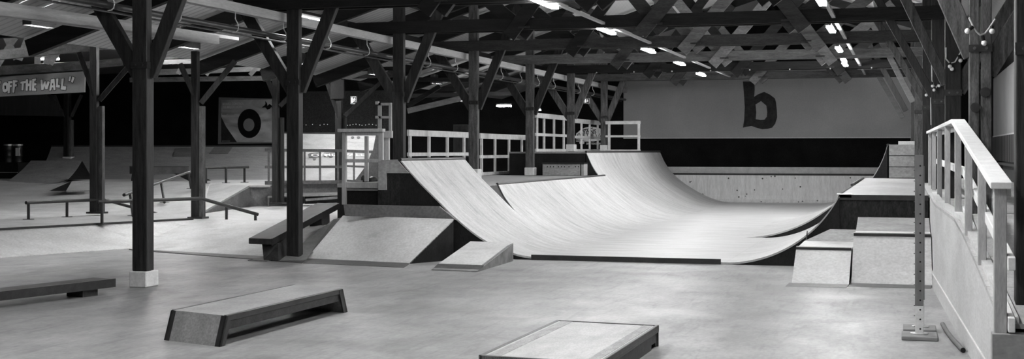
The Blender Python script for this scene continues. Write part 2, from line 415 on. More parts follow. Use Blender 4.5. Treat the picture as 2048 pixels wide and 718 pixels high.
for i in (5, 6):   # the last two of the row are only seen as struts
    X, Y = .2, PY[i]
    t = thing('timber_post', ['dark timber post at the far right corner of the ramp', 'pale timber post in the far right corner by the end wall'][i - 5], 'post', (X, Y, 1.0), 'right row of roof posts')
    mt = [timber, greyed][i - 5]
    MB().box((X - .1, Y - .08, 1.0), (X + .1, Y + .08, roof_z(X) - .03)).build('main_timber', mt, t, bev=.008)
    a_, b_ = (((1812, 222), (1733, 78)), ((1806, 236), (1736, 115)))[i - 5]
    MB().beam(onY(*a_, Y - .02), onY(*b_, Y - .02), .13, .08, (0, 1, 0)).build('brace', mt, t, bev=.006)

# ================================================================== ROOF TRUSSES
mid_x = surf('tie_mid_brown', .02, .055, (.5, 3, 3), 4, .75, .25, .3, 40, .3); lit_brown_x = surf('tie_lamplit_brown', .07, .17, (.35, 3, 3), 4, .75, .25, .3, 40, .3)  # browns graded per timber: wood tone plus lamp light put into colour
lit_pale_x = surf('tie_lamplit_pale_brown', .12, .25, (.5, 3, 3), 4, .75, .25, .3, 40, .3)
tmats = [timber_x, timber_x, mid_x, lit_brown_x, timber_x, brown_x]
tr_lab = ['nearest roof truss crossing the very top of the picture', 'large dark roof truss ending at the post beside the near ramp', 'second dark roof truss behind the large one',
          'third roof truss with paler wood and lamp light coloured in towards the right', 'fourth roof truss, black with small pegs along its tie beam', 'farthest roof truss just above the letter b board']
rightX = [.55, .5, .42, .3, .25, .2]
for k in range(6):
    n = k + 1; Y = PY[n]
    t = thing('roof_truss', tr_lab[k], 'roof truss', (-4.1, Y, TIEZ), 'roof trusses of the main hall')
    mt = tmats[k]; mw = [timber_x, timber_x, timber_x, mid_x, timber_x, mid_x][k]
    xl, xr = ROWX - .95, rightX[k] + .3
    for dy in (-.14, .13):
        MB().box((xl, Y + dy - .03, TIEZ - .105), (xr, Y + dy + .03, TIEZ + .105)).build('tie_beam', mt, t, bev=.006)
    for sgn in (-1, 1):
        xe = -4.1 + sgn * (5.5 if sgn < 0 else 4.9)
        MB().beam((-4.1, Y, roof_z(-4.1) - .16), (xe, Y, roof_z(xe) - .16), .12, .2).build('rafter', timber_x, t, bev=.006)
    # webs: (tail x, tail z, top x, front?)
    webs = [(-6.64, 3.61, -4.9, 1), (-6.3, 3.64, -7.9, 0), (-4.32, 3.61, -2.55, 1), (-3.97, 3.64, -5.6, 0), (-1.6, 3.61, -3.3, 1), (-1.93, 3.64, -.3, 0)]
    for xa, za, xb, fr in webs:
        zb = roof_z(xb) - .2; Yw = Y - .2 if fr else Y - .02
        mwk = mw if xa < -6 else [timber_x, mid_x, lit_brown_x, lit_pale_x, timber_x, lit_brown_x][k]  # webs from the middle rightwards coloured paler, partly for lamp light
        w = MB().beam((xa, Yw, za), (xb, Yw, zb), .24 if fr else .22, .055 if fr else .1, (0, 1, 0)).build('web_strut', mwk, t, bev=.005)
        if fr:
            MB().box((xa + (.18 if xb > xa else -.38), Yw - .05, za + .14), (xa + (.38 if xb > xa else -.18), Yw - .027, za + .17)).build('peg', timber, w)
    if k == 4:
        for j in range(9): MB().ball((-8 + j * 1.02, Y - .19, TIEZ - .1), .02, 6).build('peg', white, t)

# longitudinal purlins under the roof sheets
for x, dz, lab in ((-10.6, .13, 'above the left aisle'), (-9.35, .13, 'above the front row of posts'), (-7.55, .13, 'on the left roof slope'), (-5.8, .13, 'near the ridge on the left slope'),
                   (-4.1, .12, 'at the ridge'), (-2.4, .13, 'near the ridge on the right slope'), (-.7, .13, 'on the right roof slope'), (1.3, .13, 'above the right aisle')):
    o = MB().box((x - .05, 6, roof_z(x) - dz - .08), (x + .05, YB, roof_z(x) - dz + .05)).build('roof_purlin', timber_y)
    tag(o, 'dark roof purlin running down the hall ' + lab, 'beam', 'roof purlins')
o = MB().box((-9.06, 5, 3.555), (-8.93, YB, 3.685)).build('roof_purlin', batten_y); tag(o, 'pale new beam running along the row of posts, carrying the pipe hangers', 'beam')
pa, pb = onZ(0, 22, 3.3), onZ(433, 80, 3.3); d = (pb - pa).normalized()
o = MB().beam(pa - d * 5, pb, .1, .13).build('roof_beam', batten_y); tag(o, 'pale beam at the top left under the black pipe, cut off square', 'beam')
pa, pb = onZ(90, 18, 3.4), onZ(470, 78, 3.4)
o = MB().beam(pa - d * 5, pb, .14, .05).build('roof_board', batten_y); tag(o, 'pale board lying along the top of the square-cut beam', 'board')

# pipe with hangers
pp = thing('heating_pipe', 'long black pipe hung on white hooks along the row of posts', 'pipe', (-8.99, 20, 3.33))
MB().tube([(-8.99, 4, 3.33), (-8.99, YB, 3.33)], .04, 12).build('pipe', steel, pp, smooth=True)
MB().tube([(-9.12, 4, 3.28), (-9.12, YB, 3.28)], .014, 8).build('conduit', steel_g, pp, smooth=True)
for hx in (112, 223, 357, 472, 568, 658, 735, 858, 912, 1003, 1041, 1076, 1108, 1158, 1186):
    Y = onX(hx, 302, -8.95).y
    pts = [(-8.96, Y, 3.56), (-8.96, Y, 3.46), (-8.945, Y, 3.43), (-8.92, Y, 3.39), (-8.91, Y, 3.34), (-8.92, Y, 3.3), (-8.95, Y, 3.275), (-9.0, Y, 3.27)]
    MB().tube(pts, .0075, 6).build('hanger', white, pp, smooth=True)

# ================================================================== LAMPS
def lamp(p, L, label, group, axis=(0, 1, 0), w=.1, deep=None, glowm=None):
    p = V(p); ax = V(axis)
    t = thing('ceiling_lamp', label, 'lamp', p, group)
    a, b_ = p - ax * (L / 2), p + ax * (L / 2)
    MB().beam(a + V((0, 0, .055)), b_ + V((0, 0, .055)), w + .03 if deep == fillglow else w * .6, .05).build('housing', steel_g, t)
    MB().beam(a + V((0, 0, .012)), b_ + V((0, 0, .012)), w, .035).build('tube', deep or glowm or lampglow, t)
    if deep:      # skirts of the added lamps, hiding the tube from low views
        for s_ in (-1, 1): MB().box((p.x + s_ * (w / 2 + .02) - .006, p.y - L / 2 - .02, p.z - .15), (p.x + s_ * (w / 2 + .02) + .006, p.y + L / 2 + .02, p.z + .07)).build('skirt_side', steel_g, t)
        for s_ in (-1, 1): MB().box((p.x - w / 2 - .02, p.y + s_ * (L / 2 + .02) - .006, p.z - .15), (p.x + w / 2 + .02, p.y + s_ * (L / 2 + .02) + .006, p.z + .07)).build('skirt_end', steel_g, t)
# ================================================================== LEFT AISLE STRUCTURE
def pbeam(name, p, q, D, w, h, mat, label, D2=None, cat='beam', group=None):
    o = MB().beam(onD(*p, D), onD(*q, D2 or D), w, h).build(name, mat, None, bev=.006)
    return tag(o, label, cat, group)
r2 = [(193, 427, 26, 25), (395, 437, 24.7, 22), (555, 408, 29.5, 20), (681, 386, 33, 22)]
r2l = ['dark post standing behind the grind rails on the left, right of the grey sign', 'dark post at the corner where the sloped banks meet', 'dark post in front of the far plywood fence, left of the bench',
       'dark post with a black box head near the exit sign on the dark wall']
r2top = [98, 126, 150, 158]
brz = [((190, 192), (158, 105), (199, 200), (262, 128)), ((389, 190), (360, 128), (402, 206), (470, 122)), ((550, 196), (520, 122), (560, 212), (586, 186)), ((678, 235), (648, 148), (690, 232), (766, 160))]
for (x, yb_, D, wpx), lb, tp, bz_ in zip(r2, r2l, r2top, brz):
    b = onD(x, yb_, D); tz = roof_z(b.x) - .02 if x != 681 else onD(x, tp, D).z
    t = thing('timber_post', lb, 'post', b, 'second row of roof posts'); w = wpx * D / FP * .62
    mt = timber
    MB().box((b.x - w / 2 - .03, b.y - .08, b.z), (b.x + w / 2 - .03, b.y + .03, min(tz, onD(x, tp - 2, D).z + .2))).build('front_timber', mt, t, bev=.006)
    MB().box((b.x + w / 2 - .05, b.y + .0, b.z), (b.x + w / 2 + .05, b.y + .1, onD(x, 212 if x < 500 else 235, D).z)).build('side_timber', brown if x < 500 else timber, t, bev=.006)
    MB().box((b.x - w / 2 - .08, b.y - .12, b.z), (b.x + w / 2 + .1, b.y + .13, b.z + .035)).build('foot', steel, t)
    for q in (0, 2):
        p1_, p2_ = onD(*bz_[q], D), onD(*bz_[q + 1], D)
        MB().beam(p1_, p2_, .1, .13, ray(x, 302)).build('brace', mt, t, bev=.005)
    if x == 681:
        MB().box((b.x - .2, b.y - .16, onD(x, 198, D).z), (b.x + .16, b.y - .1, onD(x, 160, D).z)).build('box_head', black, t)
b = onD(138, 318, 41); t = thing('timber_post', 'far dark post on a pale foot behind the small curved jump ramp', 'post', b)
MB().box((b.x - .13, b.y - .1, b.z), (b.x + .02, b.y + .1, b.z + 2.6)).build('front_timber', timber, t)
MB().box((b.x + .03, b.y - .06, b.z), (b.x + .1, b.y + .1, onD(138, 240, 41).z)).build('side_timber', brown, t)
MB().box((b.x - .15, b.y - .12, b.z), (b.x + .15, b.y + .12, b.z + .07)).build('plinth', white, t)
MB().beam(onD(132, 233, 41), onD(92, 182, 41), .1, .13, ray(138, 302)).build('brace', timber, t)
MB().beam(onD(143, 233, 41), onD(163, 190, 41), .1, .13, ray(138, 302)).build('brace', timber, t)
aisle_brown = surf('aisle_brown', .04, .12, (.5, 3, 3), 4, .75, .25, .3, 40, .3)
for args in [((-30, 113), (275, 83), 27, .12, .2, aisle_brown, 'thick rough beam crossing above the grey sign'),
             ((-30, 73), (205, 58), 24, .1, .1, timber_x, 'thin black beam above the thick rough beam'),
             ((-30, 143), (172, 131), 30, .12, .2, aisle_brown, 'brown beam directly above the grey sign'),
             ((172, 131), (300, 118), 30.2, .1, .17, aisle_brown, 'brown beam behind the first front-row post'),
             ((308, 112), (562, 97), 29, .12, .18, aisle_brown, 'brown rounded beam above the poster, upper one'),
             ((290, 126), (578, 117), 28, .1, .1, timber_x, 'thin black beam above the poster'),
             ((270, 146), (400, 142), 33, .1, .14, greyed, 'grey beam left of the poster'),
             ((260, 160), (565, 156), 34, .1, .12, aisle_brown, 'lowest brown beam just above the poster'),
             ((400, 143), (545, 136), 33.5, .1, .12, greyed, 'grey beam right above the poster'),
             ((612, 128), (705, 126), 31, .12, .16, aisle_brown, 'brown beam right of the second front-row post'),
             ((608, 141), (800, 137), 31.5, .1, .09, timber_x, 'thin black beam between the second and third front-row posts'),
             ((690, 152), (800, 148), 33, .12, .15, aisle_brown, 'brown beam above the exit sign on the dark wall'),
             ((815, 158), (1000, 162), 33, .1, .1, timber_x, 'thin black beam right of the third front-row post'),
             ((815, 222), (925, 196), 34, .12, .14, greyed, 'slanting grey beam with pale tape right of the third post'),
             ((820, 192), (1040, 186), 38, .1, .12, timber_x, 'dark beam behind the fourth front-row post'),
             ((815, 212), (880, 172), 35, .1, .12, timber_x, 'short dark slanting brace right of the third post')]:
    pbeam('aisle_beam', *args)
ai = ['nearest', 'second nearest', 'third nearest', 'fourth nearest', 'fifth nearest', 'sixth nearest', 'seventh nearest', 'eighth nearest', 'ninth nearest', 'farthest']
for i in range(10):
    Y = PY[0] + 1.2 + i * 2.62
    o = MB().beam((-8.2, Y, roof_z(-8.2) - .2), (-13.2, Y, roof_z(-13.2) - .2), .12, .26).build('aisle_rafter', timber_x); tag(o, ai[i] + ' dark rafter under the sloping roof of the left aisle', 'beam', 'rafters of the left aisle')
lamp((-17.4, 21.4, roof_z(-17.4) - .2), .6, 'added tube lamp out of view, lighting the cartoon-letter sign from the front', 'lamps high over the left hall', axis=(1, 0, 0), glowm=hallglow)  # lamp added beyond the left edge to brighten sign and bank
# truss with pointed tails, upper left hall
t = thing('roof_truss', 'left-hall truss with two pointed strut tails above the grey sign', 'roof truss', onD(60, 110, 28.5))
for p, q in (((38, 120), (62, 60)), ((33, 118), (10, 70)), ((-5, 130), (30, 75)), ((92, 128), (110, 62)), ((75, 128), (76, 60)), ((100, 128), (140, 66)), ((165, 100), (178, 62)), ((150, 88), (140, 66))):
    MB().beam(onD(*p, 28.5), onD(*q, 28.5), .13, .08, ray(60, 302)).build('web_strut', greyed, t)
for p, q, D_, lb in (((500, 150), (530, 118), 32, 'short grey strut above the poster near the second post'), ((345, 88), (356, 100), 30, 'short grey strut with a bolt plate left of the second-row post'),
                     ((356, 148), (364, 133), 30, 'pale strut end with a plate left of the corner post'), ((412, 150), (421, 136), 30, 'pale strut end with a plate right of the corner post')):
    o = MB().beam(onD(*p, D_), onD(*q, D_), .1, .09, ray(400, 302)).build('roof_strut', greyed); tag(o, lb, 'strut')

nm = ['nearest', 'second nearest', 'third', 'fourth', 'farthest']
for row, X, pts in (('left', -5.0, [(1090, 9), (1213, 63.5), (1297, 102.5), (1359, 128), (1402, 150)]), ('right', -1.2, [(1641, 3), (1662, 60), (1678, 100), (1687.5, 121.5), (1690, 130)])):
    for i, (x, y) in enumerate(pts):
        D = 2.1 * FP / (302 - y); p = onD(x, y, D)
        lamp(p, 1.15, f'{nm[i]} lit tube lamp of the {row} row under the main roof', f'{row} row of tube lamps')
    xx = [onD(x, y, 2.1 * FP / (302 - y)).x for x, y in pts]
    o = MB().box((sum(xx[:3]) / 3 + .09, 4, 3.78), (sum(xx[:3]) / 3 + .15, 40, 3.82)).build('lamp_track', batten_y); tag(o, f'long pale lamp track of the {row} row of tube lamps', 'track')
    for Yi, Y in enumerate((13.3, 9.0, 4.8)):      # same row continues over and behind the camera
        lamp((X, Y, 3.72), 1.15, f'tube lamp of the {row} row above the ' + ['ledge', 'floor before the ledge', 'near end of the hall'][Yi], f'{row} row of tube lamps')
for x, y, D, L, lb in ((618, 40, 21.2, 1.1, 'tube lamp just right of the second front-row post'), (188, 69, 24, .46, 'tube lamp above the left sign beside a post'), (100, 119, 30, .42, 'tube lamp low in the left hall just above the sign'),
                       (688, 132, 32.4, .44, 'tube lamp left of the third front-row post'), (922, 202, 37, .25, 'small lamp left of the fourth front-row post'), (1008, 213, 37.5, .42, 'tube lamp between the fourth and fifth front-row posts'),
                       (1076, 221, 38, .16, 'small lamp right of the fifth front-row post'), (350, 87, 28, .7, 'short tube lamp right of the first front-row post')):
    lamp(onD(x, y, D), L if x != 350 else .2, lb, 'lamps over the left hall', w=.07, axis=(0, 1, 0) if x == 618 else (.985, .17, 0), glowm=dimglow)
nm6 = ['nearest', 'second nearest', 'third nearest', 'third farthest', 'second farthest', 'farthest']
for Yi, Y in enumerate((12, 16.5, 20.7, 25, 29.2, 33.5)):  # lamps added only to light the left aisle, tubes kept out of sight
    for X in (-12.1,):
        lamp((X, Y, roof_z(X) - .2), 5e-1, f'{nm6[Yi]} added fill lamp, tube hidden by a deep skirt, over the left aisle', 'added fill lamps over the left aisle', deep=fillglow)
for Yi, (X, Y) in enumerate(((-14.6, 24.5), (-14.8, 29), (-15.2, 33.5), (-16.2, 37.6))):
    lamp((X, Y, roof_z(X) - .16), .95, ['nearest', 'second nearest', 'second farthest', 'farthest'][Yi] + ' short tube lamp close under the left hall roof', 'lamps high over the left hall', axis=(1, 0, 0), glowm=hallglow)
for i, (x0, y0, x1, y1, D) in enumerate(((1757, -4, 1822, 22, 31), (1784, 66, 1804, 76, 39.5))):
    a, b_ = onD(x0, y0, D), onD(x1, y1, D); a.z = roof_z(a.x) - .06; b_.z = roof_z(b_.x) - .06
    struct(MB().sheet([a, b_], [a + V((0, 1.1, 0)), b_ + V((0, 1.1, 0))], (0, 0, .03)).build(f'window_{i + 1}', skyglow))


# ================================================================== MINI RAMP (half-pipe)
YF = 19.0
XL = onY(800, 322, YF).x; ZL = 1.466
Y1 = onX(928, 320, XL).y                       # end of the near high section
XM = -7.0; ZM = 1.01; Y2 = 31.3                # lower middle section
ZF = 1.58; Y3 = onX(1290, 305, XL).y           # far high section
XR = -.9; ZR = .99; YE = 41.3
ramp = thing('mini_ramp', 'wide plywood half-pipe with black sides filling the middle of the hall', 'skate ramp', (-4, YF, 0))
def section(parent, prof, y0, y1, sidemat=black, skin=ply, cop=True, copr=.03, gap=0.0):
    """skin, black side walls and coping of one transition; prof is a list of (x, z) from lip to flat"""
    dn = V((0, 0, -.028))
    A = [V((x, y0 + gap * max(0, min(1, (z - .56) / .42)), z + .03)) for x, z in prof]; B = [V((x, y1, z + .03)) for x, z in prof]
    o = MB().sheet(A, B, dn).build('riding_surface', skin, parent, smooth=True)
    poly = [(x, y0 + .01, z) for x, z in prof] + [(prof[0][0], y0 + .01, 0)]
    MB().prism(poly, (0, y1 - y0 - .02, 0)).build('side_panel', sidemat, parent)
    if cop:
        x, z = prof[0]
        MB().tube([(x, y0 + gap - .01, z + .02), (x, y1 + .01, z + .02)], copr, 10).build('coping', steel, parent, smooth=True)
    return o
RL = -5.2 - XL
def smooth_profile(pts, n=5):
    out = []
    for i in range(len(pts) - 1):
        p0, p1, p2, p3 = pts[max(i - 1, 0)], pts[i], pts[i + 1], pts[min(i + 2, len(pts) - 1)]
        for j in range(n):
            t = j / n; q = []
            for c in (0, 1):
                q.append(.5 * (2 * p1[c] + (p2[c] - p0[c]) * t + (2 * p0[c] - 5 * p1[c] + 4 * p2[c] - p3[c]) * t * t + (3 * p1[c] - p0[c] - 3 * p2[c] + p3[c]) * t ** 3))
            out.append(tuple(q))
    return out + [pts[-1]]
low = [(-6.58, .6), (-6.24, .34), (-5.92, .165), (-5.57, .045), (-5.2, .0)]
nearL = smooth_profile([(XL, ZL), (-7.18, 1.16), (-6.88, .88)] + low)
midL = smooth_profile([(XM, ZM), (-6.8, .79)] + low)
farL = smooth_profile([(XL, ZF), (-7.29, 1.22), (-7.08, .93), (-6.84, .7)] + [(-6.56, .5), (-6.24, .31), (-5.92, .155), (-5.57, .045), (-5.2, .0)])
nearR = arc_profile(XR, ZR, -1.6, 18)
farR = arc_profile(XR - .05, ZR, -2.0, 18)
section(ramp, nearL, YF, Y1); section(ramp, midL, Y1, Y2, copr=.025, gap=.5); section(ramp, farL, Y2, YE)
YR1 = 24.6
section(ramp, nearR, YF, YR1, cop=False); section(ramp, farR, YR1, 31, copr=.025)
tq = arc_profile(onY(1775, 290, 31).x, 1.74, -2.2, 18)
section(ramp, tq, 31, YE, copr=.025)
MB().box((XL + RL - .02, YF + .002, 0), (XR - 1.58, YE, .032)).build('flat_bottom', ply_fl, ramp)
# threshold strip along the front edge
MB().prism([(XL + 2.1, YF - .03, .0), (XL + 2.1, YF - .03, .075), (XL + 2.1, YF + .0, .078), (XL + 2.1, YF + .0, 0)], (onY(1442, 530, YF).x - XL - 2.1, 0, 0)).build('metal_threshold', steel, ramp)
# far bank closing the ramp
prE = [(YE - .25, .03), (YE - .1, .05), (YE, .13), (YE + .05, .25), (YE + .1, .88)]
MB().sheet([(-7.3, y, z) for y, z in prE], [(.1, y, z) for y, z in prE], (0, .03, -.01)).build('end_bank', ply_end, ramp)
MB().tube([(-7.4, YE + .1, .9), (.1, YE + .1, .9)], .03, 8).build('coping', steel, ramp)
MB().box((-7.4, YE + .35, .8), (.3, YE + .42, 1.12)).build('end_board', plank, ramp, bev=.01)
MB().box((-7.4, YE + .12, 0), (.3, YE + .35, .9)).build('end_deck', black, ramp)
# decks
XB = onY(765, 300, YF + .2).x
MB().box((XB + .02, YF + .08, ZL - .03), (XL, Y1, ZL + .015)).build('deck', ply_m, ramp)
MB().box((XL - .95, Y1 + .02, ZM - .05), (XM, Y2, ZM + .015)).build('deck', ply_m, ramp)
MB().box((-9.9, Y1 + .05, ZM - .05), (XL - .951, Y2, ZM + .015)).build('deck', ply_m, ramp)
MB().box((-9.9, Y1 + .06, 0), (XM - .05, Y2, ZM - .05)).build('deck_body', black, ramp)
MB().box((-9.4, Y2, 0), (XL - .02, YE, ZF - .02)).build('deck_body', black, ramp)
MB().box((-9.4, Y2 - .01, ZF - .02), (XL, YE, ZF + .02)).build('deck', ply_m, ramp)
MB().box((XR, YF + .03, ZR - .04), (.28, 31, ZR + .015)).build('deck', ply_m, ramp)
MB().box((XR, YF + .05, 0), (.28, 31, ZR - .04)).build('deck_body', blacks, ramp)
MB().box((XR, YF + .0, ZR - .05), (.28, YF + .05, ZR + .02)).build('deck_edge', steel, ramp)
MB().box((XR - .04, YF, ZR - .02), (XR + .16, YF + .25, ZR + .03)).build('metal_cap', bright_steel, ramp)
a = onY(1778, 289, 31); b = onY(1832, 358, 31)
for k in range(3):
    z0 = 1.02 + k * .25
    MB().box((a.x, 31 - .03, z0), (.24, 31.02, z0 + .235)).build('riser_board', ply_m, ramp)
MB().box((a.x, 31.02, 1.0), (.24, YE, 1.74)).build('deck_body', black, ramp)
MB().box((a.x + .2, 30.98, 1.76), (.2, 31.1, 1.84)).build('pale_block', white, ramp)
MB().box((a.x, 31, 1.74), (.24, YE, 1.765)).build('deck', ply_m, ramp)
# left start platform beside the near section
XA, XB = onY(688, 300, YF + .2).x, onY(765, 300, YF + .2).x
YS = YF + .2
MB().box((XA, YS + .06, .5), (XB, YS + .1, 1.02)).build('front_panel', black, ramp)
MB().prism([(XB, YF + .015, .3), (XB, YF + .015, ZL - .02), (XL - .02, YF + .015, ZL - .02), (XL + .86, YF + .015, .57), (XL + .86, YF + .015, .3)], (0, .05, 0)).build('front_panel', blacks, ramp)
xa2 = onY(802, 330, YF - .02).x
MB().prism([(XB + .02, YF - .02, 1.28), (XB + .02, YF - .02, ZL), (XL - .03, YF - .02, ZL), (XL + .155, YF - .02, 1.28)], (0, .04, 0)).build('deck_edge_board', ply_m, ramp)
MB().box((XB + .02, YF - .025, 1.02), (XB + .15, YF + .02, ZL - .01)).build('edge_board', ply_m, ramp)
p = [onY(x, y, YF - .08) for x, y in ((687, 409), (878, 413), (912, 440), (690, 432))]
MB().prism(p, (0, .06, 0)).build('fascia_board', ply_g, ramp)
MB().box((XA, YS, 1.0), (XB, Y1, 1.05)).build('deck', ply_m, ramp)

# ------------------------------------------------------------------ guard rails
def rail_fence(label, a, b, zs, posts, zb, mat=rail_wood, th=.045, topw=.12, toph=.045, name='guardrail', group=None, flat=False, tilt=None):
    a, b = V(a), V(b); t = thing(name, label, 'railing', (a.x, a.y, zb), group); d = b - a; d.z = 0; d.normalize()
    P = lambda f, z: V((a.x + (b.x - a.x) * f, a.y + (b.y - a.y) * f, z))
    for i, (z, w, h) in enumerate(zs):
        MB().beam(P(0, z) - d * .03, P(1, z) + d * .03, w, h).build(['top_rail', 'mid_rail', 'bottom_rail'][min(i, 2)], mat, t, bev=.004)
    for f in posts:
        q = P(f, zb); MB().beam(q, P(f, zs[0][0] - zs[0][2] / 2), .05, .075, d).build('baluster', mat, t, bev=.004)
    return t
XG = -9.75
def rail_px(label, X, ya, yb_, zb, zt, pxs, mids, topt=(.05, .13)):
    a, b = V((X, ya, 0)), V((X, yb_, 0))
    fs = [(onX(x, 300, X).y - ya) / (yb_ - ya) for x in pxs]
    zs = [(zt, topt[0], topt[1])] + [(m, .045, .075) for m in mids]
    return rail_fence(label, a, b, zs, fs, zb)
rail_px('pale guardrail behind the near ramp lip, left of the fourth post', XG, onX(817, 300, XG).y, onX(944, 300, XG).y, ZM + .02, 1.99, (820, 858, 894.5, 928), (1.55, 1.1))
rail_px('pale guardrail with gridded bays between the fourth and fifth posts', XG - .05, onX(960, 300, XG - .05).y, onX(1052, 300, XG - .05).y, ZM + .02, 1.98, (963, 990, 1018, 1043.5), (1.48, 1.07))
XH = -9.25
rail_px('pale guardrail on the high far deck left of the sixth post', XH, onX(1072, 300, XH).y, onX(1135, 300, XH).y, ZF + .02, 2.55, (1074, 1088, 1108, 1127.5), (2.05, 1.64))
rail_px('pale guardrail in front of the round wall sign, between the sixth and seventh posts', XH, onX(1151, 300, XH).y, onX(1201, 300, XH).y, ZF + .02, 2.5, (1163, 1179.5, 1195.5), (2.03, 1.64))
a = V((onY(1213, 300, 39).x, 39, 0)); b = V((onY(1279, 300, 39).x, 39, 0))
rail_fence('pale guardrail across the end of the high far deck', a, b, [(2.47, .05, .1), (2.06, .045, .06), (1.63, .045, .06)], [.08, .98], ZF + .02)
# start platform frame
t = thing('guardrail', 'pale timber frame railing on the start platform left of the near ramp', 'railing', (XA, YS, .8))
fy = YS - .02
def bp_(name, x0, y0, x1, y1, dy=.05, mat=batten, yy=None):
    p, q = onY(x0, y0, yy or fy), onY(x1, y1, yy or fy)
    return MB().box((min(p.x, q.x), p.y - dy, min(p.z, q.z)), (max(p.x, q.x), p.y, max(p.z, q.z))).build(name, mat, t, bev=.004)
bp_('corner_post', 686, 262, 694, 409); bp_('corner_post', 759, 262, 768, 411); bp_('top_rail', 681, 258, 771, 264, .12); bp_('top_plank', 695, 264, 759, 271)
bp_('mid_rail', 694, 318, 760, 325); bp_('bottom_rail', 694, 364, 760, 376); bp_('baluster', 731, 272, 738, 363, .05, batten, fy + .6)
bp_('edge_post', 769, 268, 780, 322, .05, batten, fy + .12); bp_('side_rail', 769, 262, 786, 276, .05, batten, fy + .1)
t = thing('guardrail', 'small ladder-like pale frame rising behind the start platform', 'railing', onD(765, 258, 27))
for nme, x0, y0, x1, y1 in (('post', 757, 206, 763.5, 262), ('post', 779, 206, 784, 262), ('rail', 757, 206, 786, 211), ('rail', 757, 232.5, 786, 237), ('stub', 753, 203, 759, 209), ('stub', 753, 232, 759, 237)):
    p, q = onD(x0, y0, 27), onD(x1, y1, 27); MB().box((p.x, p.y - .04 - (.03 if nme == 'stub' else 0), q.z), (q.x, p.y + .02, p.z)).build(nme, batten, t)

# plywood box on the middle deck
p, q = onY(1085, 328, Y2 - .4), onY(1168, 352, Y2 - .4)
t = thing('plywood_box', 'plywood box with a row of holes standing on the middle deck', 'box', (p.x, Y2 - .4, ZM + .02))
MB().box((p.x, Y2 - .4, ZM + .02), (q.x, Y2 - .03, 1.31)).build('body', ply_m, t, bev=.006)
MB().box((p.x - .01, Y2 - .43, 1.31), (q.x + .01, Y2 - .03, 1.335)).build('top_edge', steel, t)
hb = MB()
for x in (1095, 1101, 1107, 1117, 1123, 1129, 1138, 1151, 1157):
    c = onY(x, 333.5, Y2 - .4); hb.tube([c - V((0, .004, 0)), c + V((0, .004, 0))], .016, 8)
hb.build('holes', black, t)
c = onY(1161.5, 332, Y2 - .4); MB().box((c.x - .012, Y2 - .404, ZM + .02), (c.x + .012, Y2 - .4, 1.31)).build('seam', black, t)

# ================================================================== LEFT BANKS
bank = thing('bank_ramp', 'plywood bank with a steel foot strip directly below the start platform', 'skate ramp', onZ(808, 533, 0))
bl, br = onZ(613, 516.5, .012), onZ(818, 526, .012); tl, tr_ = onZ(686, 431, .61), onZ(907, 438, .61)
MB().sheet([bl, tl], [br, tr_], (0, 0, -.03)).build('riding_surface', ply_b, bank)
gr = lambda p: V((p.x, p.y, 0))
MB().hexa([gr(bl), gr(br), gr(tr_), gr(tl)], [bl - V((0, 0, .011)), br - V((0, 0, .011)), tr_ - V((0, 0, .02)), tl - V((0, 0, .02))]).build('side_panel', black, bank)
fd = (br - bl).normalized(); fn = V((fd.y, -fd.x, 0)).normalized()
def foot_strip(q, parent, name='metal_foot_strip', mat=None):
    A_ = [onZ(x, y, .02) for x, y in q[:2]]; B_ = [onZ(x, y, .004) for x, y in q[2:]]
    bot = [V((p.x, p.y, 0)) for p in A_ + B_]
    return MB().hexa(bot, A_ + B_).build(name, mat or foot_steel, parent)
foot_strip([(613, 516.5), (818, 526), (808, 535), (606, 526)], bank)
# black end board between bank and half-pipe
MB().prism([V((XL - .1, YF + .02, 0)), V((XL + 1.6, YF + .02, 0)), V((XL + .9, YF + .02, .5)), V((XL - .1, YF + .02, .5))], (0, .03, 0)).build('end_panel', black, bank)

ZD = .36
fb = thing('fun_box', 'low plywood fun box with sloped sides carrying black grind rails', 'skate ramp', onZ(255, 498, 0))
c0 = onZ(255, 497, .012); c1 = onZ(393, 438, ZD)
l0 = onZ(0, 515, .012); l1 = onZ(0, 460, ZD)
dl = (l0 - c0).normalized(); l0 = l0 + dl * 3; l1 = l1 + dl * 3
r0 = onZ(613, 517, .012); r1 = onZ(565, 447, ZD)
rr1 = onZ(700, 453, ZD)
MB().sheet([l0, c0], [l1, c1], (0, 0, -.03)).build('left_bank', ply_b, fb)
MB().sheet([c0, r0], [c1, r1], (0, 0, -.03)).build('front_bank', ply_b, fb)
MB().sheet([r0 - V((0, 0, .004)), onZ(640, 518, .008)], [r1 - V((0, 0, .004)), rr1], (0, 0, -.03)).build('front_bank', ply_b, fb)
d1 = (c1 - l1).normalized()
MB().beam(l1, c1 - d1 * .1, .07, .05).build('coping', steel, fb)
foot_strip([(258, 497.6), (613, 516.8), (604, 526), (266, 500.5)], fb)
deckpts = [l1, c1, onZ(383, 436, ZD), onZ(80, 421, ZD), onZ(-60, 420, ZD)]
MB().prism([p - V((0, 0, .03)) for p in deckpts], (0, 0, .03)).build('deck', ply_b, fb)
# strip of darker sheet between the two banks
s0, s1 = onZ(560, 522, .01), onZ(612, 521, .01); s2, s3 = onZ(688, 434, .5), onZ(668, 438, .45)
MB().prism([s0 + V((0, 0, .012)), s1 + V((0, 0, .012)), s2, s3], (0, 0, -.01)).build('metal_sheet', ply_g, fb)

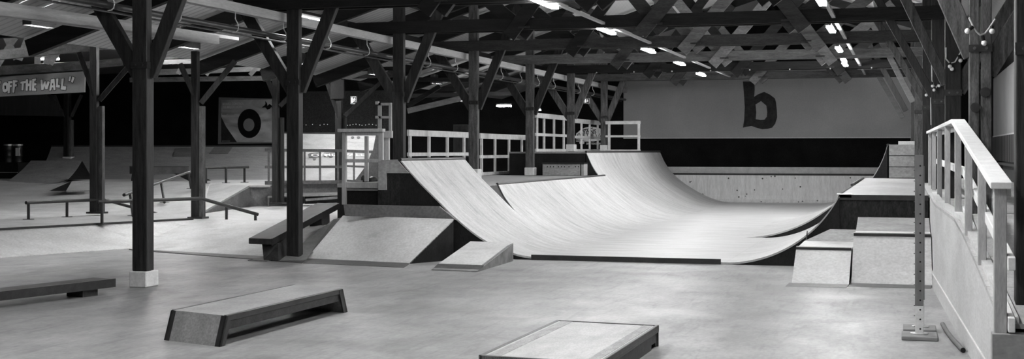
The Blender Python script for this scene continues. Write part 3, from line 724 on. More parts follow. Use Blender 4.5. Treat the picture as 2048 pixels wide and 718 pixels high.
rb_ = thing('raised_bank', 'broad pale bank rising behind the fun box to a higher platform in the left hall', 'skate ramp', onZ(393, 436, ZD))
Z2 = .83
e0, e1, e2, e3 = onZ(-90, 421, ZD), onZ(80, 421.5, ZD), onZ(384, 436, ZD), onZ(405, 424, ZD + .02)
t0, t1, t2, t3 = onZ(-90, 362, Z2), onZ(130, 362, Z2), onZ(420, 366, Z2), onZ(498, 371, Z2)
MB().sheet([e0, e1, e2, e3], [t0, t1, t2, t3], (0, 0, -.03)).build('riding_surface', ply_b, rb_)
k0, k1 = onZ(-200, 357, Z2), onZ(560, 358, Z2)
MB().prism([t0, t1, t2, t3, onZ(540, 371, Z2), k1, k0], (0, 0, -.04)).build('platform', ply_b, rb_)
sp = [e3, t3, onZ(548, 370, Z2)]
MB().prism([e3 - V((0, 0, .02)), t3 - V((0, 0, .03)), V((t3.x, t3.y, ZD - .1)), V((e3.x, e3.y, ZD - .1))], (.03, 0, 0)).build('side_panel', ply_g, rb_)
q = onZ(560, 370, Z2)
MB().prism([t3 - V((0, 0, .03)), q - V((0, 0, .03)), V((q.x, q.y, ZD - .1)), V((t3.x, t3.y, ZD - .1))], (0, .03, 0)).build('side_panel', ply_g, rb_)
ld = thing('low_deck', 'low pale deck between the corner post and the plywood fence', 'platform', onZ(560, 446, ZD))
MB().prism([onZ(395, 440, ZD - .01), onZ(700, 455, ZD - .01), onZ(720, 408, ZD - .01), onZ(440, 408, ZD - .01), onZ(403, 426, ZD - .01)], (0, 0, -.04)).build('deck', ply_b, ld)

# far quarter along the end wall of the left hall
fq = thing('quarter_pipe', 'long grey quarter pipe against the dark far wall under the poster', 'skate ramp', onZ(300, 357, Z2))
def curved(top_l, top_r, bot_l, bot_r, n=10, sag=.28):
    A, B = [], []
    for i in range(n + 1):
        f = i / n; h = 1 - (1 - f) ** 1.0
        fz = f ** 1.9; A.append(bot_l.lerp(top_l, f)); B.append(bot_r.lerp(top_r, f))
        A[-1].z = bot_l.z + (top_l.z - bot_l.z) * fz; B[-1].z = bot_r.z + (top_r.z - bot_r.z) * fz
    return A, B
A, B = curved(onD(103, 293, 42), onD(556, 293, 42), onZ(62, 358, Z2), onZ(556, 360, Z2))
MB().sheet(A, B, (0, 0, -.05)).build('riding_surface', ply_m, fq, smooth=True)
MB().tube([onD(103, 292, 42), onD(556, 292, 42)], .03, 8).build('coping', steel, fq)
for (x0, x1, xs0, xs1, f0, f1) in ((0.545, .64, .55, .66, .8, .97), (.7, .782, .72, .8, .86, .985)):
    def sp_(fx, f):
        i = min(9, int(f * 10)); w = f * 10 - i
        a = A[i].lerp(A[i + 1], w); b = B[i].lerp(B[i + 1], w); return a.lerp(b, fx) + V((0, -.012, .008))
    MB().prism([sp_(x0, f0), sp_(x1, f0), sp_(xs1, f1), sp_(xs0, f1)], (0, .006, -.006)).build('patch_sheet', ply_g, fq)
MB().prism([A[-1] - V((0, 0, .05)), B[-1] - V((0, 0, .05)), V((B[-1].x, B[-1].y, 0)), V((A[-1].x, A[-1].y, 0))], (0, .04, 0)).build('back_panel', black, fq)

jr = thing('jump_ramp', 'curved wooden jump ramp with a black side, left of the grind rails', 'skate ramp', onD(117, 360, 34))
A, B = curved(onD(62, 321, 37), onD(164, 321, 36), onD(-30, 374, 33) - V((0, 0, .05)), onD(116, 363, 34) - V((0, 0, .05)))
MB().sheet(A, B, (0, 0, -.03)).build('riding_surface', ply_m, jr, smooth=True)
bk = onD(184, 358, 37.5)
b0_ = onD(117, 360, 34); bk = onZ(184, 358, b0_.z)
MB().prism([b0_] + [p - V((0, 0, .01)) + V((.01, -.01, 0)) for p in B[4:]] + [bk], (-.03, .02, 0)).build('side_panel', black, jr)
MB().prism([A[-1] - V((0, 0, .03)), B[-1] - V((0, 0, .03)), bk, V((A[-1].x + .2, A[-1].y + 1, bk.z))], (0, .03, 0)).build('back_panel', black, jr)
wj = thing('wedge_ramp', 'small pale wedge with a black end below the curved jump ramp', 'skate ramp', onD(132, 382, 31))
a, b, c, d_, e = onD(98, 382, 31), onD(144, 362, 32.5), onD(132, 382, 31), onD(178, 380, 31), onD(186, 360, 32.5)
MB().prism([a, b, c], (.03, .05, 0)).build('end_panel', black, wj)
MB().prism([c, b, e, d_], (0, .04, -.03)).build('riding_surface', ply_b, wj)

# ------------------------------------------------------------------ grind rails
def grind(label, pts, posts, r=.032, base=True):
    t = thing('grind_rail', label, 'grind rail', posts[0][1])
    MB().tube(pts, r, 10).build('rail', steel, t, smooth=True)
    for p, q in posts:
        MB().tube([p, q], r * .85, 8).build('leg', steel, t, smooth=True)
        if base: MB().box((q.x - .08, q.y - .06, q.z), (q.x + .08, q.y + .06, q.z + .01)).build('foot_plate', steel, t)
D_ = lambda x, y, D: onD(x, y, D)
def drop(x, y0, y1, z): q = onZ(x, y1, z); Dq = (q - CAMP).dot(V((-sn, cs, 0))); return onD(x, y0, Dq), q, Dq
a0, b0, Da = drop(57, 405, 439, ZD); a1, b1, Db = drop(134, 402, 434, ZD); dA = (a1 - a0)
pA0 = D_(52, 405.5, Da - .1); pA1 = D_(208, 399, Db + (Db - Da) * .9); pA2 = D_(335, 433.5, Db + 1.0)
m_, n_, _ = drop(271, 417, 430, ZD)
grind('black flat-then-down grind rail at the back left of the fun box deck', [pA0, a1.lerp(a1, 1), pA1, pA2], [(a0, b0), (a1, b1)])
a0, b0, Da = drop(204, 405, 449, ZD); a1, b1, Db = drop(453, 413, 440, ZD - .02); a2, b2, Dc = drop(511, 429, 444, ZD - .04)
grind('black flat-then-down grind rail passing in front of the corner post', [D_(197, 404, Da), D_(402, 397, (Da + Db) / 2), D_(516, 429, Dc)], [(a0, b0), (a1, b1), (a2, b2)])
grind('black sloping grind rail climbing the pale raised bank', [D_(248, 390, 25), D_(388, 340, 31)], [(D_(260, 387, 25.4), D_(266, 432, 25.0)), (D_(322, 365, 28.2), D_(329, 405, 27.6)), (D_(377, 345, 30.4), D_(382, 377, 30.6))])
a0, b0, Da = drop(412, 335.5, 366.5, Z2); a1, b1, Db = drop(452, 335, 366, Z2); a2, b2, Dc = drop(489, 334.5, 365, Z2)
grind('black level grind rail in front of the grey quarter pipe', [D_(403, 336, Da), D_(497, 334, Dc)], [(a0, b0), (a1, b1), (a2, b2)], .035)
# grind box on the platform
gb = thing('grind_box', 'dark wooden grind box on legs on the higher platform of the left hall', 'grind box', onD(320, 362, 35))
p, q = onD(262, 334, 35), onD(374, 334, 35.6)
MB().beam(p - V((0, 0, .09)), q - V((0, 0, .09)), .5, .18).build('top', surf('grind_box_wood', .05, .09), gb)
MB().beam(p + V((0, 0, .01)), q + V((0, 0, .01)), .52, .025).build('edge_strip', steel, gb)
for x0, x1, xx in ((264, 272, 262), (347, 372, 378)):
    p, q = onD(x0, 347, 35), onD(x1, 347, 35); r_, s_ = onD(xx, 362, 35), onD(xx + x1 - x0, 362, 35)
    MB().prism([p, q, s_, r_], (.1, .35, 0)).build('leg', black, gb)

# plywood fence, far platform and mini quarter behind it
fence = thing('plywood_fence', 'grey timber guard fence with square bays in front of the bright far ramp', 'railing', onD(610, 368, 31))
def fpart(name, x0, y0, x1, y1, D0=31, D1=31.0, w=.05, mat=None):
    p, q = onD(x0, y0, D0), onD(x1, y1, D1); return MB().beam(p, q, .05, w, (0, 0, 1) if abs(x1 - x0) > 20 else ray(x0, 302)).build(name, mat or ply_g, fence)
fpart('top_rail', 530, 300, 692, 301.5, w=.07); fpart('mid_rail', 530, 334, 692, 333.5, w=.06); fpart('bottom_rail', 530, 365.5, 692, 364, w=.09)
for x in (537.5, 567, 609, 640, 676): fpart('post', x, 300, x, 368, w=.08)
fence2 = fence
fence = thing('plywood_fence', 'short stretch of grey guard fence seen through the start platform frame', 'railing', onD(720, 362, 33))
fpart('top_rail', 690, 302, 752, 304, 33, 33, .07); fpart('mid_rail', 690, 332, 740, 334, 33, 33, .05); fpart('post', 708, 304, 708, 364, 33, 33, .07); fpart('bottom_rail', 690, 361, 725, 363, 33, 33, .05)
fp = thing('far_platform', 'grey plywood platform with a plank top in front of the far fence', 'platform', onD(610, 405, 30.6))
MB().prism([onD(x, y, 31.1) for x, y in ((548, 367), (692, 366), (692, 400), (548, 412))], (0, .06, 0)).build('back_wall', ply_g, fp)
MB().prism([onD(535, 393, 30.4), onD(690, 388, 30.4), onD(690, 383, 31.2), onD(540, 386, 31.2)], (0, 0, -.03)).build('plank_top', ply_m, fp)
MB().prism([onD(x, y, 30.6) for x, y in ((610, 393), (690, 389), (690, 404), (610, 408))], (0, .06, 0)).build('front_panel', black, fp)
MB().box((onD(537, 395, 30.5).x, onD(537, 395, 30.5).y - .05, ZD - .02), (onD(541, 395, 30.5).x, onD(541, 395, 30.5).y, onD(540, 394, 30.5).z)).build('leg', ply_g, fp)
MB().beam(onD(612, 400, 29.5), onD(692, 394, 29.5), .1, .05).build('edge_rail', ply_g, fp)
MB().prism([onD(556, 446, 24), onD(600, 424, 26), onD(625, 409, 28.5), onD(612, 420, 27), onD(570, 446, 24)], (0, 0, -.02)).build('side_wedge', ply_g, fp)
mq = thing('quarter_pipe', 'bright plywood quarter pipe with small sprayed logos behind the far fence', 'skate ramp', onD(640, 362, 37))
A, B = [], []
TL, TR, BL, BR = onD(560, 266, 42), onD(758, 268, 42), onD(560, 366, 38), onD(712, 366, 38)
A, B = curved(TL, TR, BL, BR)
for i, L_ in enumerate((A, B)):
    for j, p in enumerate(L_):
        f = j / 10; p.z = (BL if i == 0 else BR).z + ((TL if i == 0 else TR).z - (BL if i == 0 else BR).z) * (f * .85 + .15 * f ** 3)
MB().sheet(A, B, (0, 0, -.04)).build('riding_surface', ply_b, mq, smooth=True)
MB().tube([TL, TR], .04, 8).build('coping', steel, mq)
MB().prism([onD(x, y, 36.5) for x, y in ((752, 268), (775, 268), (775, 372), (690, 372), (712, 358), (733, 330), (746, 300))], (0, .05, 0)).build('side_panel', ply_g, mq)
nq = (B[8] - A[8]).cross(A[9] - A[7]).normalized()
if nq.y > 0: nq = -nq
def onq(x, y):
    f = None; best = 1e9
    for j in range(10):
        n_ = (B[j] - A[j]).cross(A[j + 1] - A[j]); p = onP(x, y, A[j], n_); 
        e_ = max(A[j].z - p.z, p.z - A[j + 1].z, 0)
        if e_ < best: best = e_; f = p
    return f + nq * .015
lm = surf('sprayed_grey', .12, .2, (1, 1, 1), 4, .7)
zz = lambda l: [onq(540 + x / 5.522, 255 + y / 5.522) for x, y in l]
k = MB()
for l in ([(420, 300), (440, 288), (540, 278), (545, 330), (470, 338), (432, 338)], [(470, 345), (515, 345), (500, 366), (480, 366)], [(580, 300), (600, 280), (730, 276), (725, 300), (690, 318), (600, 330)], [(645, 325), (700, 318), (690, 335), (660, 340)]):
    k.prism(zz(l), -nq * .004)
k.build('sprayed_logo', lm, mq)
k = MB()
up_ = (A[6] - A[4]).normalized(); rt_ = (B[5] - A[5]).normalized()
text_mesh(k, 'OFF', onq(540 + 450 / 5.522, 255 + 328 / 5.522), rt_, up_, .34, .012, bold=.02, xs=1.0)
text_mesh(k, 'THE WALL', onq(540 + 530 / 5.522, 255 + 322 / 5.522), rt_, up_, .3, .012, bold=.02, xs=1.0)
k.build('logo_letters', letter, mq)
k = MB()
for cx_, cy_ in ((912, 115), (978, 115)):
    pts = [(cx_ + 18 * math.cos(t_ * .5236), cy_ + 14 * math.sin(t_ * .5236)) for t_ in range(12)]; k.prism(zz(pts), -nq * .004)
k.build('round_sticker', lm, mq)
c = onD(745.5, 364, 33.6); t = thing('helmet', 'black rounded helmet lying on the deck behind the start platform frame', 'helmet', c)
MB().lathe(c, [(.12, 0), (.125, .04), (.115, .09), (.08, .125), (.03, .14)], 16).build('shell', steel, t, smooth=True)
c = onD(729.5, 364, 33.8); t = thing('helmet', 'black helmet partly hidden behind the baluster of the start platform frame', 'helmet', c)
MB().lathe(c, [(.09, 0), (.1, .05), (.095, .12), (.06, .17), (.02, .18)], 16).build('shell', black, t, smooth=True)

# barrels
for x0, x1, lab in ((8, 26, 'black barrel at the far left edge, left of the labelled one'), (27, 45, 'black barrel with a white paper label at the far left')):
    p, q = onD((x0 + x1) / 2, 324, 41), onD((x0 + x1) / 2, 290, 41); r = (x1 - x0) / 2 * 41 / FP; h = q.z - p.z
    t = thing('barrel', lab, 'barrel', p, 'barrels on the dark table')
    MB().lathe(p, [(r * .98, 0), (r * .98, h * .3), (r * 1.03, h * .33), (r * .98, h * .36), (r * .98, h * .64), (r * 1.03, h * .67), (r * .98, h * .7), (r * .98, h)], 20).build('drum', steel, t, smooth=True)
    MB().lathe(p + V((0, 0, h)), [(r * 1.05, -.02), (r * 1.05, .02)], 20).build('rim', bright_steel, t)
    if x0 > 20:
        a = onD(31, 312, 41 - r - .02); b = onD(40, 296, 41 - r - .02)
        k = MB().box((a.x, a.y, a.z), (b.x, a.y + .02, b.z)).build('paper_label', letter, t)
p, q = onD(-40, 325, 40.6), onD(52, 346, 40.6)
t = thing('table', 'dark low table carrying the two barrels', 'table', (p.x, p.y, q.z - .1))
MB().box((p.x, p.y, p.z - .05), (q.x, p.y + 1, p.z)).build('top', black, t)
MB().box((p.x, p.y - .02, onD(0, 344, 40.6).z - .02), (q.x, p.y + .02, onD(0, 344, 40.6).z)).build('edge_strip', bright_steel, t)
MB().box((p.x, p.y + .02, q.z - .25), (q.x, p.y + .9, p.z - .05)).build('body', black, t)

# ================================================================== SIGNS
YS_ = 25.6
sg = thing('hanging_sign', 'long grey sign board with white cartoon letters OFF THE WALL hanging at the upper left', 'sign', onY(85, 188, YS_))
sp2 = lambda l: [onY(x / 7.178, 140 + y / 7.178, YS_) for x, y in l]
MB().prism(sp2([(-700, 142), (1190, 20), (1218, 85), (1215, 318), (-700, 418)]), (0, .03, 0)).build('board', signgrey, sg)
LET = [[(-60, 170), (12, 160), (8, 198), (-50, 208)],
 [(40, 215), (60, 180), (95, 175), (120, 195), (122, 260), (110, 305), (75, 325), (45, 310), (37, 265)],
 [(122, 162), (180, 158), (180, 188), (148, 192), (147, 215), (172, 213), (172, 245), (147, 248), (142, 335), (115, 338)],
 [(190, 145), (258, 150), (255, 178), (222, 178), (220, 205), (245, 205), (242, 236), (217, 238), (207, 328), (182, 325)],
 [(297, 168), (372, 155), (374, 187), (345, 192), (338, 292), (312, 292), (318, 195), (297, 198)],
 [(375, 135), (405, 132), (405, 195), (425, 193), (428, 150), (460, 148), (452, 295), (425, 297), (426, 232), (403, 235), (400, 298), (373, 298)],
 [(468, 130), (522, 122), (522, 150), (497, 156), (496, 190), (525, 188), (525, 220), (495, 224), (494, 262), (522, 265), (520, 300), (462, 298)],
 [(585, 140), (612, 135), (618, 225), (640, 165), (658, 160), (662, 230), (690, 160), (718, 168), (685, 275), (655, 278), (642, 225), (628, 285), (597, 290)],
 [(735, 135), (785, 125), (800, 285), (775, 292), (768, 250), (748, 252), (738, 292), (712, 298)],
 [(812, 125), (842, 122), (835, 212), (862, 215), (860, 255), (808, 250)],
 [(888, 125), (918, 120), (910, 232), (955, 235), (945, 290), (875, 282)],
 [(1000, 92), (1022, 92), (1010, 160), (990, 158)], [(1045, 95), (1075, 110), (1045, 185), (1022, 170)]]
HOL = {1: [(65, 225), (90, 222), (92, 270), (70, 280)], 8: [(752, 190), (765, 185), (768, 220), (750, 222)]}
ch = ['"', 'O', 'F', 'F', 'T', 'H', 'E', 'W', 'A', 'L', 'L', '"', '"']
for i, l in enumerate(LET):
    k = MB().prism(sp2(offset_loop(l, 7)), (0, -.006, 0)).build('letter_outline', black, sg)
    lp = [sp2(l)] + ([sp2(HOL[i])] if i in HOL else [])
    MB().loops(lp, (0, -.012, 0)).build('letter', letter, k)
bn = MB().prism([onY(x, y, YB - .5) for x, y in ((-30, 188), (112, 190), (128, 233), (-30, 230))], (0, .02, 0)).build('wall_banner', cloth)
tag(bn, 'plain grey banner hanging on the far wall below the cartoon-letter sign', 'banner')

# poster
YP = YB - .05
po = thing('poster', 'framed poster of a giant dark skateboard wheel on the far wall, headed BOARD CONTROL', 'poster', onY(492, 290, YP))
ppx = lambda l, y=YP: [onY(430 + x / 6.838, 190 + y_ / 6.838, y) for x, y_ in l]
MB().prism(ppx([(50, 32), (830, 50), (805, 660), (40, 672)]), (0, .03, 0)).build('frame', surf('frame_grey', .2, .26), po)
ctr = ppx([(470, 400)], YP)[0]
MB().prism(ppx([(86, 66), (830, 60), (805, 648), (86, 645)], YP - .005), (0, -.004, 0)).build('print', poster_mat(ctr - po.location, 1, 1), po)
ell = lambda cx_, cy_, rx, ry, n=28: [(cx_ + rx * math.cos(2 * math.pi * i / n), cy_ + ry * math.sin(2 * math.pi * i / n)) for i in range(n)]
ink = surf('poster_ink', .006, .012, (1, 1, 1), 3, .5, spots=(9, .06, .3))
MB().loops([ppx(ell(470, 390, 160, 200), YP - .01), ppx(ell(463, 408, 76, 88), YP - .01)], (0, -.004, 0)).build('wheel_ring', ink, po)
MB().prism(ppx(ell(463, 408, 76, 88), YP - .0095), (0, -.004, 0)).build('wheel_core', lettermid, po)
MB().prism(ppx([(640, 170), (675, 145), (690, 125), (688, 80), (700, 95), (712, 115), (718, 150), (745, 122), (785, 150), (800, 205), (770, 165), (750, 190), (715, 200), (690, 170), (655, 172)], YP - .01), (0, -.004, 0)).build('skater_silhouette', black, po)
MB().prism(ppx([(86, 300), (150, 430), (240, 560), (300, 645), (86, 645)], YP - .0095), (0, -.003, 0)).build('dark_corner', surf('print_dark', .02, .05, (1, 1, 1), 4), po)
def ptext(body, x, y, hpx, parent, mat, xs=1.0, YY=YP, sc=6.838, ox=430, oy=190, bold=.01):
    o_ = onY(ox + x / sc, oy + y / sc, YY - .016); size = hpx / sc * YY / cs / FP * 1.0 / .73
    k = MB(); text_mesh(k, body, o_, (1, 0, 0), (0, 0, 1), size, 0, xs=xs, bold=bold); return k.build('lettering', mat, parent)
ptext('BOARD CONTROL', 102, 136, 34, po, letter, .88); ptext('TO MAJOR NOW', 104, 180, 34, po, letter, .88)
for q_ in ([(105, 197), (228, 197), (228, 203), (105, 203)], [(98, 252), (158, 252), (158, 270), (98, 270)], [(176, 258), (262, 258), (262, 266), (176, 266)], [(95, 626), (205, 626), (205, 633), (95, 633)]):
    MB().prism(ppx(q_, YP - .014), (0, -.003, 0)).build('illegible_print', lettermid, po)
# oval wall sign
ov = thing('wall_sign', 'pale oval sign with bold black lettering on the far wall behind the seventh post', 'sign', onY(1180, 290, YP))
vz = lambda l, y=YP: [onY(1140 + x / 6.522, 190 + y_ / 6.522, y) for x, y_ in l]
MB().prism(vz([(80, 580), (80, 505), (130, 462), (190, 428), (270, 412), (350, 425), (420, 445), (470, 480), (490, 530), (480, 585), (400, 590), (300, 606), (200, 596)]), (0, -.01, 0)).build('oval_board', letter, ov)
kw = dict(YY=YP, sc=6.522, ox=1140, oy=190)
ptext('VANS', 162, 500, 52, ov, black, 1.02, bold=.02, **kw); ptext('OFF THE WALL', 95, 545, 44, ov, black, .95, bold=.02, **kw)
MB().prism(vz([(165, 452), (300, 425), (300, 434), (172, 462)], YP - .012), (0, -.004, 0)).build('emblem_bar', black, ov)
ptext('OUT', 78, 582, 26, ov, black, 1.0, **kw)
MB().prism(vz([(80, 596), (260, 598), (400, 560), (400, 568), (262, 608), (80, 606)], YP - .012), (0, -.004, 0)).build('underline', letter, ov)
MB().prism(vz(ell(155, 624, 34, 18), YP), (0, -.008, 0)).build('round_emblem', letter, ov)
ptext('SKATEBOARDING', 212, 646, 24, ov, letter, 1.0, **kw)
# small poster
p, q = onY(907, 249, YP), onY(937, 314, YP)
t = thing('poster', 'tall dim poster on the far wall just left of the fourth post', 'poster', (p.x, YP, q.z))
MB().box((p.x, YP - .01, q.z), (q.x, YP + .03, p.z)).build('frame', surf('frame_dim', .05, .07), t)
MB().box((p.x + .03, YP - .016, q.z + .14), (q.x - .03, YP - .008, p.z - .03)).build('print', surf('print_dim', .008, .05, (2, 2, .6), 3), t)
MB().box((p.x + .04, YP - .016, q.z + .04), (q.x - .04, YP - .008, q.z + .11)).build('illegible_print', lettermid, t)
# exit signs
for (x0, y0, x1, y1, D, lab, px) in ((701, 192.5, 714, 208, 38, 'small exit sign with a running-man pictogram on the dark wall', 1), (1168, 196.5, 1179.5, 207, 39, 'small exit sign hanging near the sixth post', 1)):
    p, q = onD(x0, y0, D), onD(x1, y1, D); t = thing('exit_sign', lab, 'exit sign', (p.x, p.y, q.z))
    MB().box((p.x, p.y, q.z), (q.x, p.y + .06, p.z)).build('housing', lettermid, t)
    w, h = q.x - p.x, p.z - q.z
    MB().box((p.x + w * .08, p.y - .005, q.z + h * .08), (q.x - w * .08, p.y, p.z - h * .08)).build('face', surf('exit_face', .03, .04), t)
    MB().box((p.x + w * .14, p.y - .009, q.z + h * .16), (p.x + w * .42, p.y - .005, p.z - h * .16)).build('door_pictogram', signglow, t)
    k = MB(); X0, Z0 = p.x + w * .68, q.z + h * .2
    k.ball((X0, p.y - .008, Z0 + h * .55), h * .06, 6)
    for a_, b_ in (((0, .48), (-.04, .28)), ((-.04, .28), (.1, .12)), ((-.04, .28), (-.16, .08)), ((0, .46), (.14, .36)), ((0, .46), (-.14, .36))):
        k.beam((X0 + a_[0] * h, p.y - .008, Z0 + a_[1] * h), (X0 + b_[0] * h, p.y - .008, Z0 + b_[1] * h), .006, h * .06)
    k.build('running_figure', signglow, t)
# fairy lights along the dark wall
t = thing('fairy_lights', 'string of tiny lights along the dark wall behind the start platform', 'string lights', onD(660, 250, 42.5))
cab = [onD(x, 250 + 1.2 * math.sin(x * .21), 42.5) for x in range(600, 770, 8)]
MB().tube(cab, .006, 5).build('cable', black, t)
for x in (603, 612, 625, 640, 648, 655, 690, 695, 700, 706, 712, 719, 724, 731, 738, 745, 752, 760): MB().ball(onD(x, 249.5 + 1.2 * math.sin(x * .21), 42.4), .012, 6).build('bulb', bulbglow, t)

# ================================================================== FLOOR OBSTACLES
# small kicker wedge
kk = thing('kicker_ramp', 'small plywood kicker wedge with a steel foot strip on the floor before the half-pipe', 'skate ramp', onZ(905, 541, 0))
a, b = onZ(863, 540.5, 0), onZ(955, 544, 0); c, d_ = onZ(1025, 525.5, 0), None
h = .27
ct = onZ(1026.5, 485.5, h); c = V((ct.x, ct.y, 0)); dt = onZ(941, 482.5, h); d_ = V((dt.x, dt.y, 0))
MB().prism([a, b, c, d_], (0, 0, .001)).build('underside', ply_g, kk)
MB().hexa([a, b, c, d_], [a + V((0, 0, .012)), b + V((0, 0, .012)), ct - V((0, 0, .015)), dt - V((0, 0, .015))]).build('body', surf('scuffed_side_ply', .1, .26, (1, 1, 1), 5, .6), kk)
f = .16
MB().sheet([a.lerp(dt, f) + V((0, 0, .02)), dt + V((0, 0, .0))], [b.lerp(ct, f) + V((0, 0, .02)), ct + V((0, 0, .0))], (0, 0, -.014)).build('riding_surface', ply_b, kk)
MB().sheet([a + V((0, 0, .004)), a.lerp(dt, f) + V((0, 0, .024))], [b + V((0, 0, .004)), b.lerp(ct, f) + V((0, 0, .024))], (0, 0, -.006)).build('metal_foot_strip', steel_g, kk)
e1_, e2_ = b.lerp(ct, f) + V((0, 0, .022)), ct
MB().sheet([e1_, e2_], [e1_ + (a - b) * .05, e2_ + (dt - ct) * .05], (0, 0, -.008)).build('worn_edge', ply_g, kk)

# manual pad
h = .17
BLp, BRp, FLp = onZ(1113, 640.5, h), onZ(1318, 651, h), onZ(957, 711, h); FRp = BRp + (FLp - BLp)
mp_ = thing('manual_pad', 'low wooden manual pad with dark steel edges at the bottom centre', 'manual pad', (BLp + FRp) / 2 - V((0, 0, h)))
U = (BRp - BLp).normalized(); W_ = (BLp - FLp).normalized(); dz = lambda z: V((0, 0, z - h))
MB().hexa([p + dz(h - .035) for p in (FLp, FRp, BRp, BLp)], [p + dz(h - .002) for p in (FLp, FRp, BRp, BLp)]).build('top_panel', surf('pad_top', .27, .42, (2, .8, 1), 2.5, .5, .35, .12, 40), mp_)
for p, q, n_ in ((FLp, FRp, W_), (BLp, BRp, -W_), (FLp, BLp, U), (FRp, BRp, -U)):
    MB().hexa([p + dz(h - .055), q + dz(h - .055), q + n_ * .03 + dz(h - .055), p + n_ * .03 + dz(h - .055)], [p + dz(h + .004), q + dz(h + .004), q + n_ * .03 + dz(h + .004), p + n_ * .03 + dz(h + .004)]).build('steel_edge', steel, mp_, bev=.004)
for p, q, n_ in ((FLp, FRp, W_), (BLp, BRp, -W_), (FLp, BLp, U)):
    p, q = p + n_ * .012, q + n_ * .012
    MB().hexa([p + dz(0), q + dz(0), q + n_ * .02 + dz(0), p + n_ * .02 + dz(0)], [p + dz(h - .05), q + dz(h - .05), q + n_ * .02 + dz(h - .05), p + n_ * .02 + dz(h - .05)]).build('side_board', stain, mp_)
p, q = FRp - U * .012, BRp - U * .012; L_ = (q - p).length; wd = (q - p).normalized()
pr = [p + dz(0), q - wd * .28 + dz(0), q - wd * .25 + dz(.04), q - wd * .1 + dz(.04), q - wd * .08 + dz(0), q + dz(0), q + dz(h - .05), p + dz(h - .05)]
MB().prism(pr, -U * .02).build('side_board', stain, mp_)
for f0, f1 in ((.06, .17), (.86, .95)):   # darker worn bands on the top
    w_ = BRp - BLp; MB().hexa([FLp + w_ * f0 + dz(h - .002), FLp + w_ * f1 + dz(h - .002), BLp + w_ * f1 + dz(h - .002), BLp + w_ * f0 + dz(h - .002)],
                               [FLp + w_ * f0 + dz(h), FLp + w_ * f1 + dz(h), BLp + w_ * f1 + dz(h), BLp + w_ * f0 + dz(h)]).build('worn_band', surf('worn_ply', .16, .3, (3, 1, 1), 5, .5, .3, .2, 40), mp_)

# ledge box on splayed legs
h = .245
At, Bt, Ct = onZ(343, 620, h), onZ(453, 631.5, h), onZ(685, 577.5, h); Dt = At + (Ct - Bt)
Lb, Rb = onZ(331, 684.5, 0), onZ(441, 697, 0)
lb_ = thing('grind_ledge', 'long low wooden ledge with splayed ends and dark steel edges on the open floor', 'grind ledge', (Lb + onZ(692, 629, 0)) / 2)
u = (Ct - Bt).normalized(); v = (At - Bt).normalized(); T = V((0, 0, 1))
wide = (At - Bt).length; so = -.11    # feet splay outwards
def leg(Btop, Ddir, s):   # end plate: top edge at Btop..Btop+v*wide, foot splayed by s along u, thickness inward
    b0 = V((Btop.x, Btop.y, 0)) + u * s; i_ = u * (.06 if s < 0 else -.06)
    return [Btop - T * .002, Btop + v * wide - T * .002, b0 + v * wide, b0], i_
topm = surf('ledge_top_ply', .2, .32, (1, 1, 1), 2.5, .5, .35, .15, 40)
endm = surf('ledge_end_ply', .16, .27, (1, 1, 1), 4, .55, .3, .2, 50)
MB().hexa([Bt + v * .02 - T * .035, Ct + v * .02 - T * .035, Dt - v * .02 - T * .035, At - v * .02 - T * .035], [Bt + v * .02, Ct + v * .02, Dt - v * .02, At - v * .02]).build('top_panel', topm, lb_)
for p, q, n_ in ((Bt, Ct, v), (At, Dt, -v)):
    MB().hexa([p - T * .05, q - T * .05, q + n_ * .035 - T * .05, p + n_ * .035 - T * .05], [p + T * .003, q + T * .003, q + n_ * .035 + T * .003, p + n_ * .035 + T * .003]).build('steel_edge', steel, lb_, bev=.004)
    MB().hexa([p + n_ * .015 + u * .05 - T * .12, q + n_ * .015 - u * .05 - T * .12, q + n_ * .04 - u * .05 - T * .12, p + n_ * .04 + u * .05 - T * .12], [x - T * .05 for x in (p + n_ * .015 + u * .05, q + n_ * .015 - u * .05, q + n_ * .04 - u * .05, p + n_ * .04 + u * .05)]).build('side_board', stain, lb_)
for Bp, s in ((Bt, so), (Ct, -so)):
    poly, i_ = leg(Bp, v, s); lg = MB().prism(poly, i_).build('end_panel', endm, lb_)
    for e0_, e1_, n_ in ((poly[0], poly[3], v), (poly[1], poly[2], -v)):
        o_ = -i_.normalized() * .004
        MB().prism([e0_ - n_ * .004 + o_, e1_ - n_ * .004 + o_, e1_ + n_ * .06 + o_, e0_ + n_ * .06 + o_], i_.normalized() * .03).build('steel_edge', steel, lg)
        MB().prism([e0_ - n_ * .004 + o_, e1_ - n_ * .004 + o_, e1_ - n_ * .004 + i_ * 1.4, e0_ - n_ * .004 + i_ * 1.4], n_ * .02).build('steel_side', steel, lg)

# low bench at the left edge
p = onZ(230, 557, .177); q = onZ(0, 583, .177); u = (q - p).normalized(); v = V((u.y, -u.x, 0)); v = -v if v.x > 0 else v
lbn = thing('low_bench', 'low dark wooden bench cut by the left edge of the picture', 'bench', p - V((0, 0, .177)))
E_ = q + u * 1.6; wv = v * .34
MB().hexa([p - T * .09, E_ - T * .09, E_ + wv - T * .09, p + wv - T * .09], [p - T * .004, E_ - T * .004, E_ + wv - T * .004, p + wv - T * .004]).build('top_beam', stain, lbn, bev=.006)
MB().hexa([p - v * .012 - T * .095, E_ - v * .012 - T * .095, E_ + v * .02 - T * .095, p + v * .02 - T * .095], [p - v * .012, E_ - v * .012, E_ + v * .02, p + v * .02]).build('steel_edge', steel, lbn)
for k_ in (.2, 2.2):
    c = p + u * k_ + v * .06
    MB().hexa([c - T * .177, c + u * .22 - T * .177, c + u * .22 + v * .25 - T * .177, c + v * .25 - T * .177], [c - T * .09, c + u * .22 - T * .09, c + u * .22 + v * .25 - T * .09, c + v * .25 - T * .09]).build('foot_block', stain, lbn)

